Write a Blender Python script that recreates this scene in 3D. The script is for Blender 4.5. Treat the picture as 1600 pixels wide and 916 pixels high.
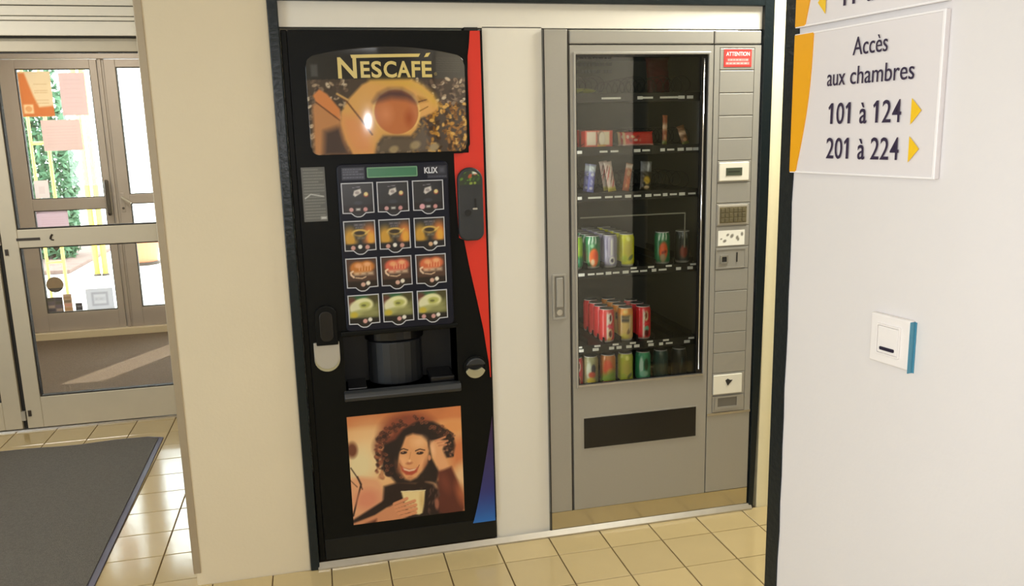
import bpy, bmesh, math, random
import numpy as np
from mathutils import Vector, Matrix

for o in list(bpy.data.objects): bpy.data.objects.remove(o)
SC = bpy.context.scene
COL = SC.collection
random.seed(7)

# ------------------------------------------------------------------ camera
YAW, PITCH, ROLL, FPX = 0.23162, -0.19202, -0.02503, 1277.9
CAM = Vector((0.0749, -2.7543, 1.4948))
fw = Vector((math.sin(YAW)*math.cos(PITCH), math.cos(YAW)*math.cos(PITCH), math.sin(PITCH)))
r0 = Vector((math.cos(YAW), -math.sin(YAW), 0)); u0 = r0.cross(fw)
rt = r0*math.cos(ROLL) + u0*math.sin(ROLL); up = rt.cross(fw)
cd = bpy.data.cameras.new('camera'); cam = bpy.data.objects.new('camera', cd); COL.objects.link(cam)
cam.matrix_world = Matrix(((rt.x, up.x, -fw.x, CAM.x), (rt.y, up.y, -fw.y, CAM.y), (rt.z, up.z, -fw.z, CAM.z), (0, 0, 0, 1)))
cd.sensor_width = 36; cd.lens = 36*FPX/1600; cd.clip_start = 0.02
SC.camera = cam

# ------------------------------------------------------------------ world, sun, lamps, exposure
w = bpy.data.worlds.new('world'); SC.world = w; w.use_nodes = True
bg = w.node_tree.nodes['Background']; bg.inputs[0].default_value = (0.86, 0.93, 1.0, 1); bg.inputs[1].default_value = 8.5

def lamp(name, kind, loc, rot, energy, color, **kw):
    d = bpy.data.lights.new(name, kind); d.energy = energy; d.color = color
    for k, v in kw.items(): setattr(d, k, v)
    o = bpy.data.objects.new(name, d); COL.objects.link(o); o.location = loc; o.rotation_euler = rot
    return o
lamp('sun', 'SUN', (0, 12, 8), (math.radians(-40), 0, math.radians(-30)), 6.0, (1, 0.95, 0.86), angle=0.01)
WARM = (1.0, 0.99, 0.98)
lamp('hall_lamp', 'AREA', (-0.2, -3.4, 2.46), (0, 0, 0), 12, WARM, shape='RECTANGLE', size=1.2, size_y=0.5)
lamp('side_fill', 'AREA', (-3.36, -2.7, 1.4), (0, math.radians(-90), 0), 66, (0.80, 0.92, 1.0), shape='RECTANGLE', size=1.6, size_y=1.6)  # added soft fill light at the left wall, no opening behind it
lamp('entrance_lamp', 'AREA', (-1.9, 0.7, 2.46), (0, 0, 0), 20, (1, 0.95, 0.88), shape='RECTANGLE', size=0.8, size_y=0.4)
lamp('corridor_lamp', 'AREA', (2.0, -0.34, 2.46), (0, 0, 0), 40, (1, 0.98, 0.86), shape='RECTANGLE', size=0.5, size_y=0.4)
lamp('vestibule_lamp', 'AREA', (-1.6, 3.0, 2.46), (0, 0, 0), 30, (1, 0.92, 0.80), shape='RECTANGLE', size=0.8, size_y=0.4)
lamp('can_fill', 'AREA', (0.922, 0.055, 1.15), (math.radians(90), 0, math.radians(-50)), 0.9, (1, 0.98, 0.92), shape='RECTANGLE', size=0.02, size_y=1.1)  # fill light added inside the snack machine to brighten the cans
fl = CAM + rt*0.02 + up*0.035
lamp('camera_flash', 'SPOT', fl, cam.matrix_world.to_euler(), 30, (0.96, 0.95, 1.0), shadow_soft_size=0.008, spot_size=math.radians(95), spot_blend=0.6)
SC.view_settings.view_transform = 'Standard'; SC.view_settings.look = 'None'
SC.view_settings.gamma = 1; SC.view_settings.use_curve_mapping = False
SC.view_settings.exposure = 0.12

# ------------------------------------------------------------------ helpers: colour and materials
def s2l(c):
    c = np.asarray(c, float)/255.0
    return np.where(c <= 0.04045, c/12.92, ((c+0.055)/1.055)**2.4)
def rgba(c): return tuple(float(v) for v in s2l(c)) + (1.0,)

MATS = {}
def mat(name, c, rough=0.5, metal=0.0, noise=0.0, scale=20, bump=0.0, bscale=60, coat=0.0, rand=0.0, spec=0.5, c2=None, trans=0.0, detail=4):
    if name in MATS: return MATS[name]
    m = bpy.data.materials.new(name); m.use_nodes = True; nt = m.node_tree; n = nt.nodes; l = nt.links
    b = n['Principled BSDF']; b.inputs['Roughness'].default_value = rough; b.inputs['Metallic'].default_value = metal
    b.inputs['Coat Weight'].default_value = coat; b.inputs['Coat Roughness'].default_value = 0.06
    b.inputs['Specular IOR Level'].default_value = spec
    tc = n.new('ShaderNodeTexCoord')
    nz = n.new('ShaderNodeTexNoise'); nz.inputs['Scale'].default_value = scale; nz.inputs['Detail'].default_value = detail
    l.new(tc.outputs['Object'], nz.inputs['Vector'])
    mix = n.new('ShaderNodeMix'); mix.data_type = 'RGBA'
    a = s2l(c); d = s2l(c2) if c2 is not None else a*(1-noise)
    a2 = a if c2 is not None else np.minimum(a*(1+noise*0.5), 1)
    mix.inputs['A'].default_value = tuple(map(float, d))+(1,); mix.inputs['B'].default_value = tuple(map(float, a2))+(1,)
    l.new(nz.outputs['Fac'], mix.inputs['Factor'])
    out = mix.outputs['Result']
    if rand:
        oi = n.new('ShaderNodeObjectInfo'); hsv = n.new('ShaderNodeHueSaturation')
        mr = n.new('ShaderNodeMapRange'); mr.inputs['To Min'].default_value = 1-rand; mr.inputs['To Max'].default_value = 1+rand*0.5
        l.new(oi.outputs['Random'], mr.inputs['Value']); l.new(mr.outputs['Result'], hsv.inputs['Value'])
        l.new(out, hsv.inputs['Color']); out = hsv.outputs['Color']
    l.new(out, b.inputs['Base Color'])
    if bump:
        bz = n.new('ShaderNodeTexNoise'); bz.inputs['Scale'].default_value = bscale; bz.inputs['Detail'].default_value = 5
        l.new(tc.outputs['Object'], bz.inputs['Vector'])
        bp = n.new('ShaderNodeBump'); bp.inputs['Strength'].default_value = bump; bp.inputs['Distance'].default_value = 0.01
        l.new(bz.outputs['Fac'], bp.inputs['Height']); l.new(bp.outputs['Normal'], b.inputs['Normal'])
    if trans: b.inputs['Transmission Weight'].default_value = trans
    MATS[name] = m; return m

def print_mat(rough, coat=0.0, translucent=0.0, gain=1.0):
    name = 'print_%g_%g_%g' % (rough, coat, translucent)
    if name in MATS: return MATS[name]
    m = bpy.data.materials.new(name); m.use_nodes = True; nt = m.node_tree; b = nt.nodes['Principled BSDF']
    at = nt.nodes.new('ShaderNodeAttribute'); at.attribute_name = 'ink'
    nt.links.new(at.outputs['Color'], b.inputs['Base Color'])
    b.inputs['Roughness'].default_value = rough; b.inputs['Coat Weight'].default_value = coat; b.inputs['Coat Roughness'].default_value = 0.05
    if translucent:
        t = nt.nodes.new('ShaderNodeBsdfTranslucent'); nt.links.new(at.outputs['Color'], t.inputs['Color'])
        mx = nt.nodes.new('ShaderNodeMixShader'); mx.inputs[0].default_value = translucent
        nt.links.new(b.outputs[0], mx.inputs[1]); nt.links.new(t.outputs[0], mx.inputs[2])
        nt.links.new(mx.outputs[0], nt.nodes['Material Output'].inputs['Surface'])
    MATS[name] = m; return m

def glass_mat(name, tint, ior=1.5, rough=0.0):
    m = bpy.data.materials.new(name); m.use_nodes = True; nt = m.node_tree; n = nt.nodes; l = nt.links
    n.remove(n['Principled BSDF'])
    t = n.new('ShaderNodeBsdfTransparent'); t.inputs[0].default_value = tuple(tint)+(1,)
    g = n.new('ShaderNodeBsdfGlossy'); g.inputs['Roughness'].default_value = rough
    f = n.new('ShaderNodeFresnel'); f.inputs['IOR'].default_value = ior
    x = n.new('ShaderNodeMixShader'); l.new(f.outputs[0], x.inputs[0]); l.new(t.outputs[0], x.inputs[1]); l.new(g.outputs[0], x.inputs[2])
    l.new(x.outputs[0], n['Material Output'].inputs['Surface'])
    MATS[name] = m; return m

M = dict(
    pier=mat('cream_paint', (222, 208, 180), 0.6, noise=0.05, scale=3, bump=0.06, bscale=90),
    cream=mat('yellow_cream_paint', (236, 226, 190), 0.6, noise=0.04, scale=3, bump=0.06, bscale=90),
    rwall=mat('pale_paint', (226, 221, 219), 0.6, noise=0.03, scale=3, bump=0.05, bscale=80),
    white=mat('white_panel', (226, 221, 210), 0.5, noise=0.03, scale=4),
    ceil=mat('ceiling_paint', (230, 225, 215), 0.8),
    darktrim=mat('dark_gloss_paint', (22, 30, 33), 0.3, spec=0.3, bump=0.15, bscale=70),
    grout=mat('grout', (120, 100, 70), 0.9, noise=0.2),
    tile=mat('tile_glaze', (190, 170, 126), 0.11, spec=0.8, noise=0.06, scale=8, bump=0.02, bscale=30, rand=0.06),
    alu=mat('aluminium', (200, 196, 190), 0.3, 0.9, noise=0.1, scale=40),
    aluflat=mat('aluminium_painted', (205, 196, 176), 0.45, 0.25, noise=0.05, scale=15),
    alubrown=mat('aluminium_bronze', (170, 158, 150), 0.45, 0.3, noise=0.05, scale=15),
    shutter=mat('shutter_white', (250, 246, 234), 0.5),
    corner=mat('corner_metal', (172, 158, 136), 0.38, 0.35, noise=0.05),
    black=mat('black_plastic', (13, 14, 12), 0.45, spec=0.14, noise=0.15, scale=60, bump=0.02, bscale=400),
    blackgloss=mat('black_gloss', (22, 22, 24), 0.2),
    blackdeep=mat('black_recess', (15, 15, 15), 0.55),
    charcoal=mat('charcoal_plastic', (44, 46, 49), 0.4, noise=0.1),
    navy=mat('navy_panel', (20, 22, 36), 0.42, spec=0.25),
    silver=mat('silver_paint', (165, 162, 155), 0.42, 0.35, noise=0.03, scale=200),
    silverdk=mat('silver_paint_dark', (146, 142, 132), 0.45, 0.3, noise=0.03, scale=200),
    seam=mat('seam_dark', (40, 38, 36), 0.7),
    kick=mat('kick_plate', (196, 186, 160), 0.22, 0.8, noise=0.08, scale=12),
    liner=mat('interior_liner', (88, 86, 76), 0.6, noise=0.1),
    tray=mat('tray_black', (26, 26, 26), 0.45),
    coil=mat('coil_steel', (58, 57, 54), 0.4, 0.8),
    tag=mat('tag_white', (250, 250, 246), 0.5, noise=0.12, scale=160),
    lockgrey=mat('lock_grey', (178, 172, 160), 0.4, 0.2),
    khaki=mat('coin_cup_metal', (172, 166, 136), 0.35, 0.3),
    lcdgreen=mat('display_green', (58, 118, 84), 0.3),
    lcdgrey=mat('display_grey', (74, 80, 66), 0.3),
    ivory=mat('ivory_plastic', (226, 222, 208), 0.45),
    red=mat('red_decal', (214, 48, 30), 0.35),
    redlabel=mat('red_label', (222, 66, 62), 0.4),
    outline=mat('button_outline', (186, 188, 196), 0.4),
    gold=mat('gold_letters', (214, 192, 118), 0.35),
    letter=mat('sign_ink', (44, 32, 62), 0.5),
    signwhite=mat('sign_white', (228, 222, 222), 0.25, coat=0.3),
    signedge=mat('sign_edge', (244, 240, 240), 0.2),
    yellow=mat('sign_yellow', (238, 168, 10), 0.35),
    yellow2=mat('sign_arrow_yellow', (242, 196, 30), 0.35),
    swwhite=mat('switch_white', (240, 234, 230), 0.3),
    blue=mat('blue_film', (78, 142, 166), 0.25),
    dark=mat('dark_slot', (34, 28, 50), 0.4),
    rubber=mat('mat_rubber', (62, 56, 84), 0.5),
    matgrey=mat('mat_pile', (122, 118, 110), 0.95, c2=(84, 81, 76), scale=120, bump=0.8, bscale=260, detail=8),
    coir=mat('coir_pile', (116, 97, 76), 0.95, c2=(78, 63, 48), scale=90, bump=0.7, bscale=200, detail=8),
    paving=mat('paving', (222, 220, 216), 0.8, noise=0.15, scale=1.5),
    soil=mat('soil', (110, 90, 84), 0.95, noise=0.5, scale=6),
    gate=mat('yellow_paint', (248, 214, 84), 0.4),
    terracotta=mat('terracotta', (206, 128, 92), 0.7, noise=0.1),
    leaf=mat('leaf', (84, 122, 86), 0.6, c2=(40, 80, 60), scale=5),
    bark=mat('bark', (90, 70, 55), 0.9, noise=0.3),
    canalu=mat('can_lid', (200, 200, 198), 0.28, 0.9),
    chrome=mat('chrome', (220, 220, 228), 0.12, 1.0),
    grille=mat('keypad_bronze', (122, 112, 84), 0.45, 0.3, noise=0.4, scale=120),
    steel=mat('handle_dark', (62, 54, 48), 0.4, 0.4),
)
M['glass'] = glass_mat('vending_glass', (0.96, 0.97, 0.94), 1.52)
M['doorglass'] = glass_mat('door_glass', (0.96, 0.97, 0.95), 1.45)

# ------------------------------------------------------------------ helpers: objects
ORG = {}
class MB:
    def __init__(s): s.v = []; s.f = []
    def add(s, vs, fs):
        b = len(s.v); s.v += [tuple(p) for p in vs]; s.f += [tuple(b+i for i in q) for q in fs]; return s
    def box(s, x0, x1, y0, y1, z0, z1):
        return s.add([(x0,y0,z0),(x1,y0,z0),(x1,y1,z0),(x0,y1,z0),(x0,y0,z1),(x1,y0,z1),(x1,y1,z1),(x0,y1,z1)],
                     [(0,3,2,1),(4,5,6,7),(0,1,5,4),(1,2,6,5),(2,3,7,6),(3,0,4,7)])
    def prism(s, poly, y0, y1, yf=None):          # polygon in x,z (any winding), front at y0, back at y1
        a = sum(poly[i][0]*poly[(i+1) % len(poly)][1]-poly[(i+1) % len(poly)][0]*poly[i][1] for i in range(len(poly)))
        if a < 0: poly = poly[::-1]
        n = len(poly)
        vs = [(x, y0, z) for x, z in poly]+[(x, y1, z) for x, z in poly]
        fs = [tuple(range(n)), tuple(range(2*n-1, n-1, -1))]+[(i, n+i, n+(i+1) % n, (i+1) % n) for i in range(n)]
        return s.add(vs, fs)
    def vprism(s, poly, z0, z1):                   # polygon in x,y
        a = sum(poly[i][0]*poly[(i+1) % len(poly)][1]-poly[(i+1) % len(poly)][0]*poly[i][1] for i in range(len(poly)))
        if a < 0: poly = poly[::-1]
        n = len(poly)
        vs = [(x, y, z0) for x, y in poly]+[(x, y, z1) for x, y in poly]
        return s.add(vs, [tuple(range(n-1, -1, -1)), tuple(range(n, 2*n))]+[(i, (i+1) % n, n+(i+1) % n, n+i) for i in range(n)])
    def ring(s, outer, inner, y0, y1):             # frame between two outlines with the same count
        n = len(outer)
        vs = [(x, y0, z) for x, z in outer]+[(x, y0, z) for x, z in inner]+[(x, y1, z) for x, z in outer]+[(x, y1, z) for x, z in inner]
        fs = []
        for i in range(n):
            j = (i+1) % n
            fs += [(i, j, n+j, n+i), (2*n+i, 3*n+i, 3*n+j, 2*n+j), (i, 2*n+i, 2*n+j, j), (n+i, n+j, 3*n+j, 3*n+i)]
        return s.add(vs, fs)
    def lathe(s, prof, cx, cy, n=24, cap=True):     # profile [(r,z)] about vertical axis
        b = []
        for r, z in prof:
            for i in range(n):
                a = 2*math.pi*i/n; b.append((cx+r*math.cos(a), cy+r*math.sin(a), z))
        fs = []
        for k in range(len(prof)-1):
            for i in range(n):
                j = (i+1) % n; fs.append((k*n+i, k*n+j, (k+1)*n+j, (k+1)*n+i))
        if cap:
            fs.append(tuple(range(n-1, -1, -1))); m = (len(prof)-1)*n; fs.append(tuple(range(m, m+n)))
        return s.add(b, fs)
    def tube(s, pts, r, n=6, closed=False):
        pts = [Vector(p) for p in pts]; k = len(pts); vs = []; prev = None
        for i, p in enumerate(pts):
            if closed: t = pts[(i+1) % k]-pts[i-1]
            else: t = pts[min(i+1, k-1)]-pts[max(i-1, 0)]
            t.normalize()
            if prev is None:
                a = Vector((0, 0, 1)) if abs(t.z) < 0.9 else Vector((1, 0, 0)); u = t.cross(a).normalized()
            else: u = (prev-t*prev.dot(t)).normalized()
            prev = u; v = t.cross(u)
            rr = r[i] if isinstance(r, (list, tuple)) else r
            for j in range(n):
                a = 2*math.pi*j/n; vs.append(p+u*math.cos(a)*rr+v*math.sin(a)*rr)
        fs = []
        for i in range(k if closed else k-1):
            i2 = (i+1) % k
            for j in range(n): fs.append((i*n+j, i*n+(j+1) % n, i2*n+(j+1) % n, i2*n+j))
        if not closed: fs += [tuple(range(n-1, -1, -1)), tuple(range((k-1)*n, k*n))]
        return s.add(vs, fs)
    def build(s, name, material, parent=None, bevel=0.0, smooth=False, org=None, frame=None, seg=2):
        if org is None: org = ORG[parent.as_pointer()] if parent else Vector((0, 0, 0))
        org = Vector(org)
        me = bpy.data.meshes.new(name); me.from_pydata([tuple(Vector(p)-org) for p in s.v], [], s.f); me.update()
        bm = bmesh.new(); bm.from_mesh(me); bmesh.ops.recalc_face_normals(bm, faces=bm.faces); bm.to_mesh(me); bm.free()
        if smooth:
            for p in me.polygons: p.use_smooth = True
        me.materials.append(material)
        return link(name, me, parent, org, bevel, seg, frame)
def link(name, me, parent, org, bevel=0.0, seg=2, frame=None):
    o = bpy.data.objects.new(name, me); COL.objects.link(o)
    if parent: o.parent = parent
    else:
        if frame is not None:
            o.matrix_world = frame @ Matrix.Translation(org)
        else: o.location = org
    ORG[o.as_pointer()] = Vector(org)
    if bevel:
        b = o.modifiers.new('bevel', 'BEVEL'); b.width = bevel; b.segments = seg; b.limit_method = 'ANGLE'; b.angle_limit = math.radians(40)
    return o
def tag(o, label, cat, group=None, kind=None):
    o['label'] = label; o['category'] = cat
    if group: o['group'] = group
    if kind: o['kind'] = kind
    return o
def thing(name, label, cat, org, group=None, frame=None):
    o = bpy.data.objects.new(name, None); COL.objects.link(o); o.empty_display_size = 0.05
    o.matrix_world = (frame if frame is not None else Matrix.Identity(4)) @ Matrix.Translation(Vector(org))
    ORG[o.as_pointer()] = Vector(org)
    return tag(o, label, cat, group)
def struct(o): o['kind'] = 'structure'; return o
def kids(o): return [c for c in bpy.data.objects if c.parent == o]
def copy_tree(o, parent=None):
    c = o.copy(); COL.objects.link(c)
    if parent: c.parent = parent
    for ch in kids(o): copy_tree(ch, c)
    return c
def rrect(x0, x1, z0, z1, r, n=5):
    rs = r if isinstance(r, (list, tuple)) else [r]*4        # bl, br, tr, tl
    P = []
    for (cx, cz, a0, q) in ((x0+rs[0], z0+rs[0], 180, rs[0]), (x1-rs[1], z0+rs[1], 270, rs[1]), (x1-rs[2], z1-rs[2], 0, rs[2]), (x0+rs[3], z1-rs[3], 90, rs[3])):
        for i in range(n+1):
            a = math.radians(a0+90*i/n); P.append((cx+q*math.cos(a), cz+q*math.sin(a)))
    return P
def inset(poly, d):
    n = len(poly); a = sum(poly[i][0]*poly[(i+1) % n][1]-poly[(i+1) % n][0]*poly[i][1] for i in range(n)); sg = 1 if a > 0 else -1
    out = []
    for i in range(n):
        p, q, r = Vector(poly[i-1]), Vector(poly[i]), Vector(poly[(i+1) % n])
        e1, e2 = (q-p), (r-q)
        if e1.length < 1e-7: e1 = e2
        if e2.length < 1e-7: e2 = e1
        e1.normalize(); e2.normalize()
        n1 = Vector((-e1.y, e1.x))*sg; n2 = Vector((-e2.y, e2.x))*sg; m = n1+n2
        if m.length < 1e-6: m = n1
        m.normalize(); k = d/max(m.dot(n1), 0.4); out.append((q.x+m.x*k, q.y+m.y*k))
    return out

# text as real letter meshes
def text_mesh(body, x0, x1, zb, cap, y, depth=0.001, bold=0.0, yf=None):
    def raw(b):
        c = bpy.data.curves.new('t', 'FONT'); c.body = b; c.extrude = 0.001; c.offset = bold; c.resolution_u = 4
        o = bpy.data.objects.new('t', c); COL.objects.link(o); bpy.context.view_layer.update()
        me = bpy.data.meshes.new_from_object(o.evaluated_get(bpy.context.evaluated_depsgraph_get()))
        bpy.data.objects.remove(o); bpy.data.curves.remove(c); return me
    h = raw('H'); ch = max(v.co.y for v in h.vertices)-min(v.co.y for v in h.vertices)
    me = raw(body); xs = [v.co.x for v in me.vertices]; a, b = min(xs), max(xs)
    mb = MB(); vs = []
    for v in me.vertices:
        X = x0+(v.co.x-a)/(b-a)*(x1-x0); Z = zb+v.co.y/ch*cap
        Y = y-(depth if v.co.z > 0 else 0)+(yf(X, Z) if yf else 0)
        vs.append((X, Y, Z))
    return mb.add(vs, [tuple(p.vertices) for p in me.polygons])

# ------------------------------------------------------------------ printed pictures: colour at every vertex of a fine flat grid
class Ink:
    def __init__(s, X, Z, base): s.X = X; s.Z = Z; s.C = np.tile(np.array(base, float), (len(X), 1))
    def mixin(s, a, c):
        a = np.clip(a, 0, 1)[:, None]; s.C = s.C*(1-a)+np.array(c, float)*a
    def poly(s, P, c, soft, op=1.0):
        P = np.array(P, float); X, Z = s.X, s.Z; ins = np.zeros(len(X), bool); dm = np.full(len(X), 1e9)
        for i in range(len(P)):
            x0, z0 = P[i-1]; x1, z1 = P[i]
            t = ((z0 > Z) != (z1 > Z)); ins ^= t & (X < (x1-x0)*(Z-z0)/((z1-z0) if z1 != z0 else 1e-12)+x0)
            dx, dz = x1-x0, z1-z0; u = np.clip(((X-x0)*dx+(Z-z0)*dz)/(dx*dx+dz*dz+1e-12), 0, 1)
            dm = np.minimum(dm, np.hypot(X-x0-u*dx, Z-z0-u*dz))
        s.mixin((np.where(ins, dm, -dm)/soft*0.5+0.5)*op, c)
    def ell(s, cx, cz, rx, rz, c, soft=0.15, ang=0.0, op=1.0):
        a = math.radians(ang); dx, dz = s.X-cx, s.Z-cz
        u = (dx*math.cos(a)+dz*math.sin(a))/rx; v = (-dx*math.sin(a)+dz*math.cos(a))/rz
        s.mixin(((1-np.hypot(u, v))/soft+0.5)*op, c)
    def line(s, P, wd, c, soft=None, op=1.0):
        dm = np.full(len(s.X), 1e9)
        for (x0, z0), (x1, z1) in zip(P[:-1], P[1:]):
            dx, dz = x1-x0, z1-z0; u = np.clip(((s.X-x0)*dx+(s.Z-z0)*dz)/(dx*dx+dz*dz+1e-12), 0, 1)
            dm = np.minimum(dm, np.hypot(s.X-x0-u*dx, s.Z-z0-u*dz))
        s.mixin(((wd/2-dm)/(soft or wd*0.5)+0.5)*op, c)
    def rect(s, x0, x1, z0, z1, c, soft, op=1.0): s.poly([(x0, z0), (x1, z0), (x1, z1), (x0, z1)], c, soft, op)
    def scribble(s, x0, x1, z, h, c, seed, op=0.8):     # a line of unreadably small print
        rg = random.Random(seed); x = x0
        while x < x1:
            wd = rg.uniform(0.6, 2.2)*h
            s.rect(x, min(x+wd, x1), z-h/2, z+h/2, c, h*0.5, op); x += wd+h*0.5

def ink_grid(name, x0, x1, zlo, zhi, nx, nz, y, paint, material, parent=None, yf=None, thick=0.0012, org=None, frame=None, base=(20, 20, 20)):
    u = np.linspace(0, 1, nx); v = np.linspace(0, 1, nz)
    xs = x0+(x1-x0)*u
    lo = np.array([zlo(x) if callable(zlo) else zlo for x in xs]); hi = np.array([zhi(x) if callable(zhi) else zhi for x in xs])
    X = np.repeat(xs[:, None], nz, 1).ravel(); Z = (lo[:, None]+(hi-lo)[:, None]*v[None]).ravel()
    ink = Ink(X, Z, base); paint(ink)
    Y = np.full(len(X), y, float)
    if yf: Y = Y+np.array([yf(a, b) for a, b in zip(X, Z)])
    V = np.stack([X, Y, Z], 1)
    idx = np.arange(nx*nz).reshape(nx, nz)
    F = np.stack([idx[:-1, :-1], idx[1:, :-1], idx[1:, 1:], idx[:-1, 1:]], -1).reshape(-1, 4)
    rim = np.concatenate([idx[:, 0], idx[-1, 1:], idx[-2::-1, -1], idx[0, -2:0:-1]])
    n0 = len(V); V2 = V[rim].copy(); V2[:, 1] = y+thick
    m = len(rim); k = np.arange(m)
    S = np.stack([rim, n0+k, n0+(k+1) % m, np.roll(rim, -1)], -1)
    V = np.concatenate([V, V2]); C = np.concatenate([ink.C, ink.C[rim]])
    if org is None: org = ORG[parent.as_pointer()] if parent else Vector((0, 0, 0))
    me = bpy.data.meshes.new(name); me.from_pydata((V-np.array(org)).tolist(), [], np.concatenate([F, S]).tolist()); me.update()
    at = me.color_attributes.new('ink', 'FLOAT_COLOR', 'POINT')
    L = np.ones((len(V), 4)); L[:, :3] = s2l(np.clip(C, 0, 255)); at.data.foreach_set('color', L.ravel())
    me.materials.append(material)
    if yf: me.polygons.foreach_set('use_smooth', [True]*len(me.polygons))
    return link(name, me, parent, org, frame=frame)

# ================================================================== THE SETTING
H_C = 2.5
# floor slab and tiles
fb = MB(); fb.box(-3.4, 4.0, -4.6, 4.2, -0.12, -0.006); floor = struct(fb.build('floor', M['grout']))
tiles_rest = MB()
tile_me = {}
def tile_mesh(wd, dp):
    k = (round(wd, 4), round(dp, 4))
    if k not in tile_me:
        b = bmesh.new(); g = 0.002; e = 0.0014
        lo = [b.verts.new((x, y, -0.006)) for x, y in ((g, g), (wd-g, g), (wd-g, dp-g), (g, dp-g))]
        md = [b.verts.new((x, y, -e)) for x, y in ((g, g), (wd-g, g), (wd-g, dp-g), (g, dp-g))]
        hi = [b.verts.new((x, y, 0)) for x, y in ((g+e, g+e), (wd-g-e, g+e), (wd-g-e, dp-g-e), (g+e, dp-g-e))]
        for A, B in ((lo, md), (md, hi)):
            for i in range(4): b.faces.new((A[i], A[(i+1) % 4], B[(i+1) % 4], B[i]))
        b.faces.new(hi); me = bpy.data.meshes.new('tile'); b.to_mesh(me); b.free(); me.materials.append(M['tile']); tile_me[k] = me
    return tile_me[k]
xl = [0.84+0.2*k for k in range(-21, 16)]; yl = [-0.144+0.2*k for k in range(-22, 11)]
for x in xl[:-1]:
    for y in yl:
        xa, xb, ya, yb = x, x+0.2, y, min(y+0.2, 1.90)
        if xa > -0.5 and yb > 0.0: yb = 0.0 if ya < -0.01 else ya
        if -0.45 < xa+0.1 < -0.35 and ya >= 0: xb = -0.41; yb = min(y+0.2, 1.90)      # strip cut along the pier
        if xb-xa < 0.02 or yb-ya < 0.02 or xa < -3.4 or xb > 4.0 or ya < -4.6: continue
        vis = (-0.97 < xa < 1.9 and -0.75 < ya and not (xa > 1.75 and ya < -0.4)) or (ya > 1.4 and xa > -1.9)
        if vis:
            o = bpy.data.objects.new('tile', tile_mesh(xb-xa, yb-ya)); COL.objects.link(o); o.parent = floor
            o.location = (xa, ya, random.uniform(-0.0007, 0))
        else:
            tiles_rest.box(xa+0.002, xb-0.002, ya+0.002, yb-0.002, -0.006, -0.0004)
o = tiles_rest.build('floor_tiles', M['tile'], floor); o['kind'] = 'stuff'

struct(MB().box(-3.4, 4.0, -4.6, 4.2, H_C, H_C+0.1).build('ceiling', M['ceil']))
struct(MB().box(-0.41, -0.03, 0.0, 2.0, -0.006, H_C).build('wall_front_left', M['pier'], bevel=0.004))
struct(MB().box(1.71, 4.0, 0.0, 0.15, -0.006, H_C).build('wall_front_right', M['cream'], bevel=0.003))
struct(MB().box(-0.03, 1.71, 0.0, 0.9, 1.955, H_C).build('wall_front_top', M['pier']))
struct(MB().box(-0.03, 1.71, 0.9, 1.0, -0.006, H_C).build('wall_niche_back', M['white']))
nf = MB().box(0.6475, 0.8515, 0.012, 0.05, 0.0, 1.845).box(-0.0, 1.675, 0.012, 0.05, 1.842, 1.92)
struct(nf.build('wall_niche_panel', M['white']))
struct(MB().box(-3.5, -3.4, -4.6, 4.3, -0.006, H_C).build('wall_left', M['pier']))
struct(MB().box(-3.5, 4.0, -4.7, -4.6, -0.006, H_C).build('wall_back', M['pier']))
struct(MB().box(4.0, 4.1, -4.7, 0.2, -0.006, H_C).build('wall_corridor_end', M['cream']))
# frame added around the side fill light; the left wall behind is solid
wn = MB()
for y0, y1, z0, z1 in ((-3.58, -3.5, 0.52, 2.28), (-1.9, -1.82, 0.52, 2.28), (-3.5, -1.9, 0.52, 0.60), (-3.5, -1.9, 2.20, 2.28)): wn.box(-3.4, -3.345, y0, y1, z0, z1)
struct(wn.build('fill_light_frame', M['aluflat']))
# dark painted frame of the niche
struct(MB().prism([(-0.030, 0.0), (-0.0005, 0.0), (-0.0005, 1.955), (-0.032, 1.955)], -0.012, 0.05).build('trim_1', M['darktrim'], bevel=0.003))
struct(MB().prism([(1.6735, 0.0), (1.692, 0.0), (1.7065, 0.62), (1.7125, 1.2), (1.7125, 1.955), (1.6735, 1.955)], -0.006, 0.05).build('trim_2', M['darktrim'], bevel=0.002))
struct(MB().box(-0.0005, 1.6735, -0.006, 0.05, 1.92, 1.955).build('trim_3', M['darktrim'], bevel=0.002))
# metal corner guard of the pier and its crumbled plaster foot
struct(MB().prism([(-0.418, 0.045), (-0.394, 0.045), (-0.392, H_C), (-0.416, H_C)], -0.004, 0.03).build('trim_4', M['corner'], bevel=0.002))
# threshold under the machines
tb = MB().box(-0.005, 1.683, -0.016, 0.02, 0.0, 0.006); tb.add([(-0.005, -0.016, 0.006), (1.683, -0.016, 0.006), (1.683, 0.0, 0.022), (-0.005, 0.0, 0.022), (-0.005, 0.004, 0.006), (1.683, 0.004, 0.006)],
    [(0, 1, 2, 3), (3, 2, 5, 4), (0, 4, 5, 1), (0, 3, 4), (1, 5, 2)])
struct(tb.build('trim_5', M['alu']))

# right wall: a thick block turned 8 degrees, dark painted corner edge
RA = math.radians(-81.8)
RW = Matrix.Translation((0.992, -1.263, 0)) @ Matrix.Rotation(RA, 4, 'Z')      # local x runs along the wall towards the viewer, -y faces the hall
blk = MB().box(0.0, 3.2, 0.0, 0.672, -0.006, H_C)
rw = struct(blk.build('wall_right', M['rwall'], frame=RW, bevel=0.003))
rgw = random.Random(3); zs = np.linspace(0, H_C, 40)
edge = [(0.034+rgw.uniform(-0.0015, 0.0022), z) for z in zs]
struct(MB().prism([(-0.003, 0.0)]+edge+[(-0.003, H_C)], -0.003, 0.02).build('trim_6', M['darktrim'], frame=RW))
struct(MB().box(-0.004, 0.03, 0.672, 0.735, 0, H_C).build('trim_7', M['darktrim'], frame=RW))
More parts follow.
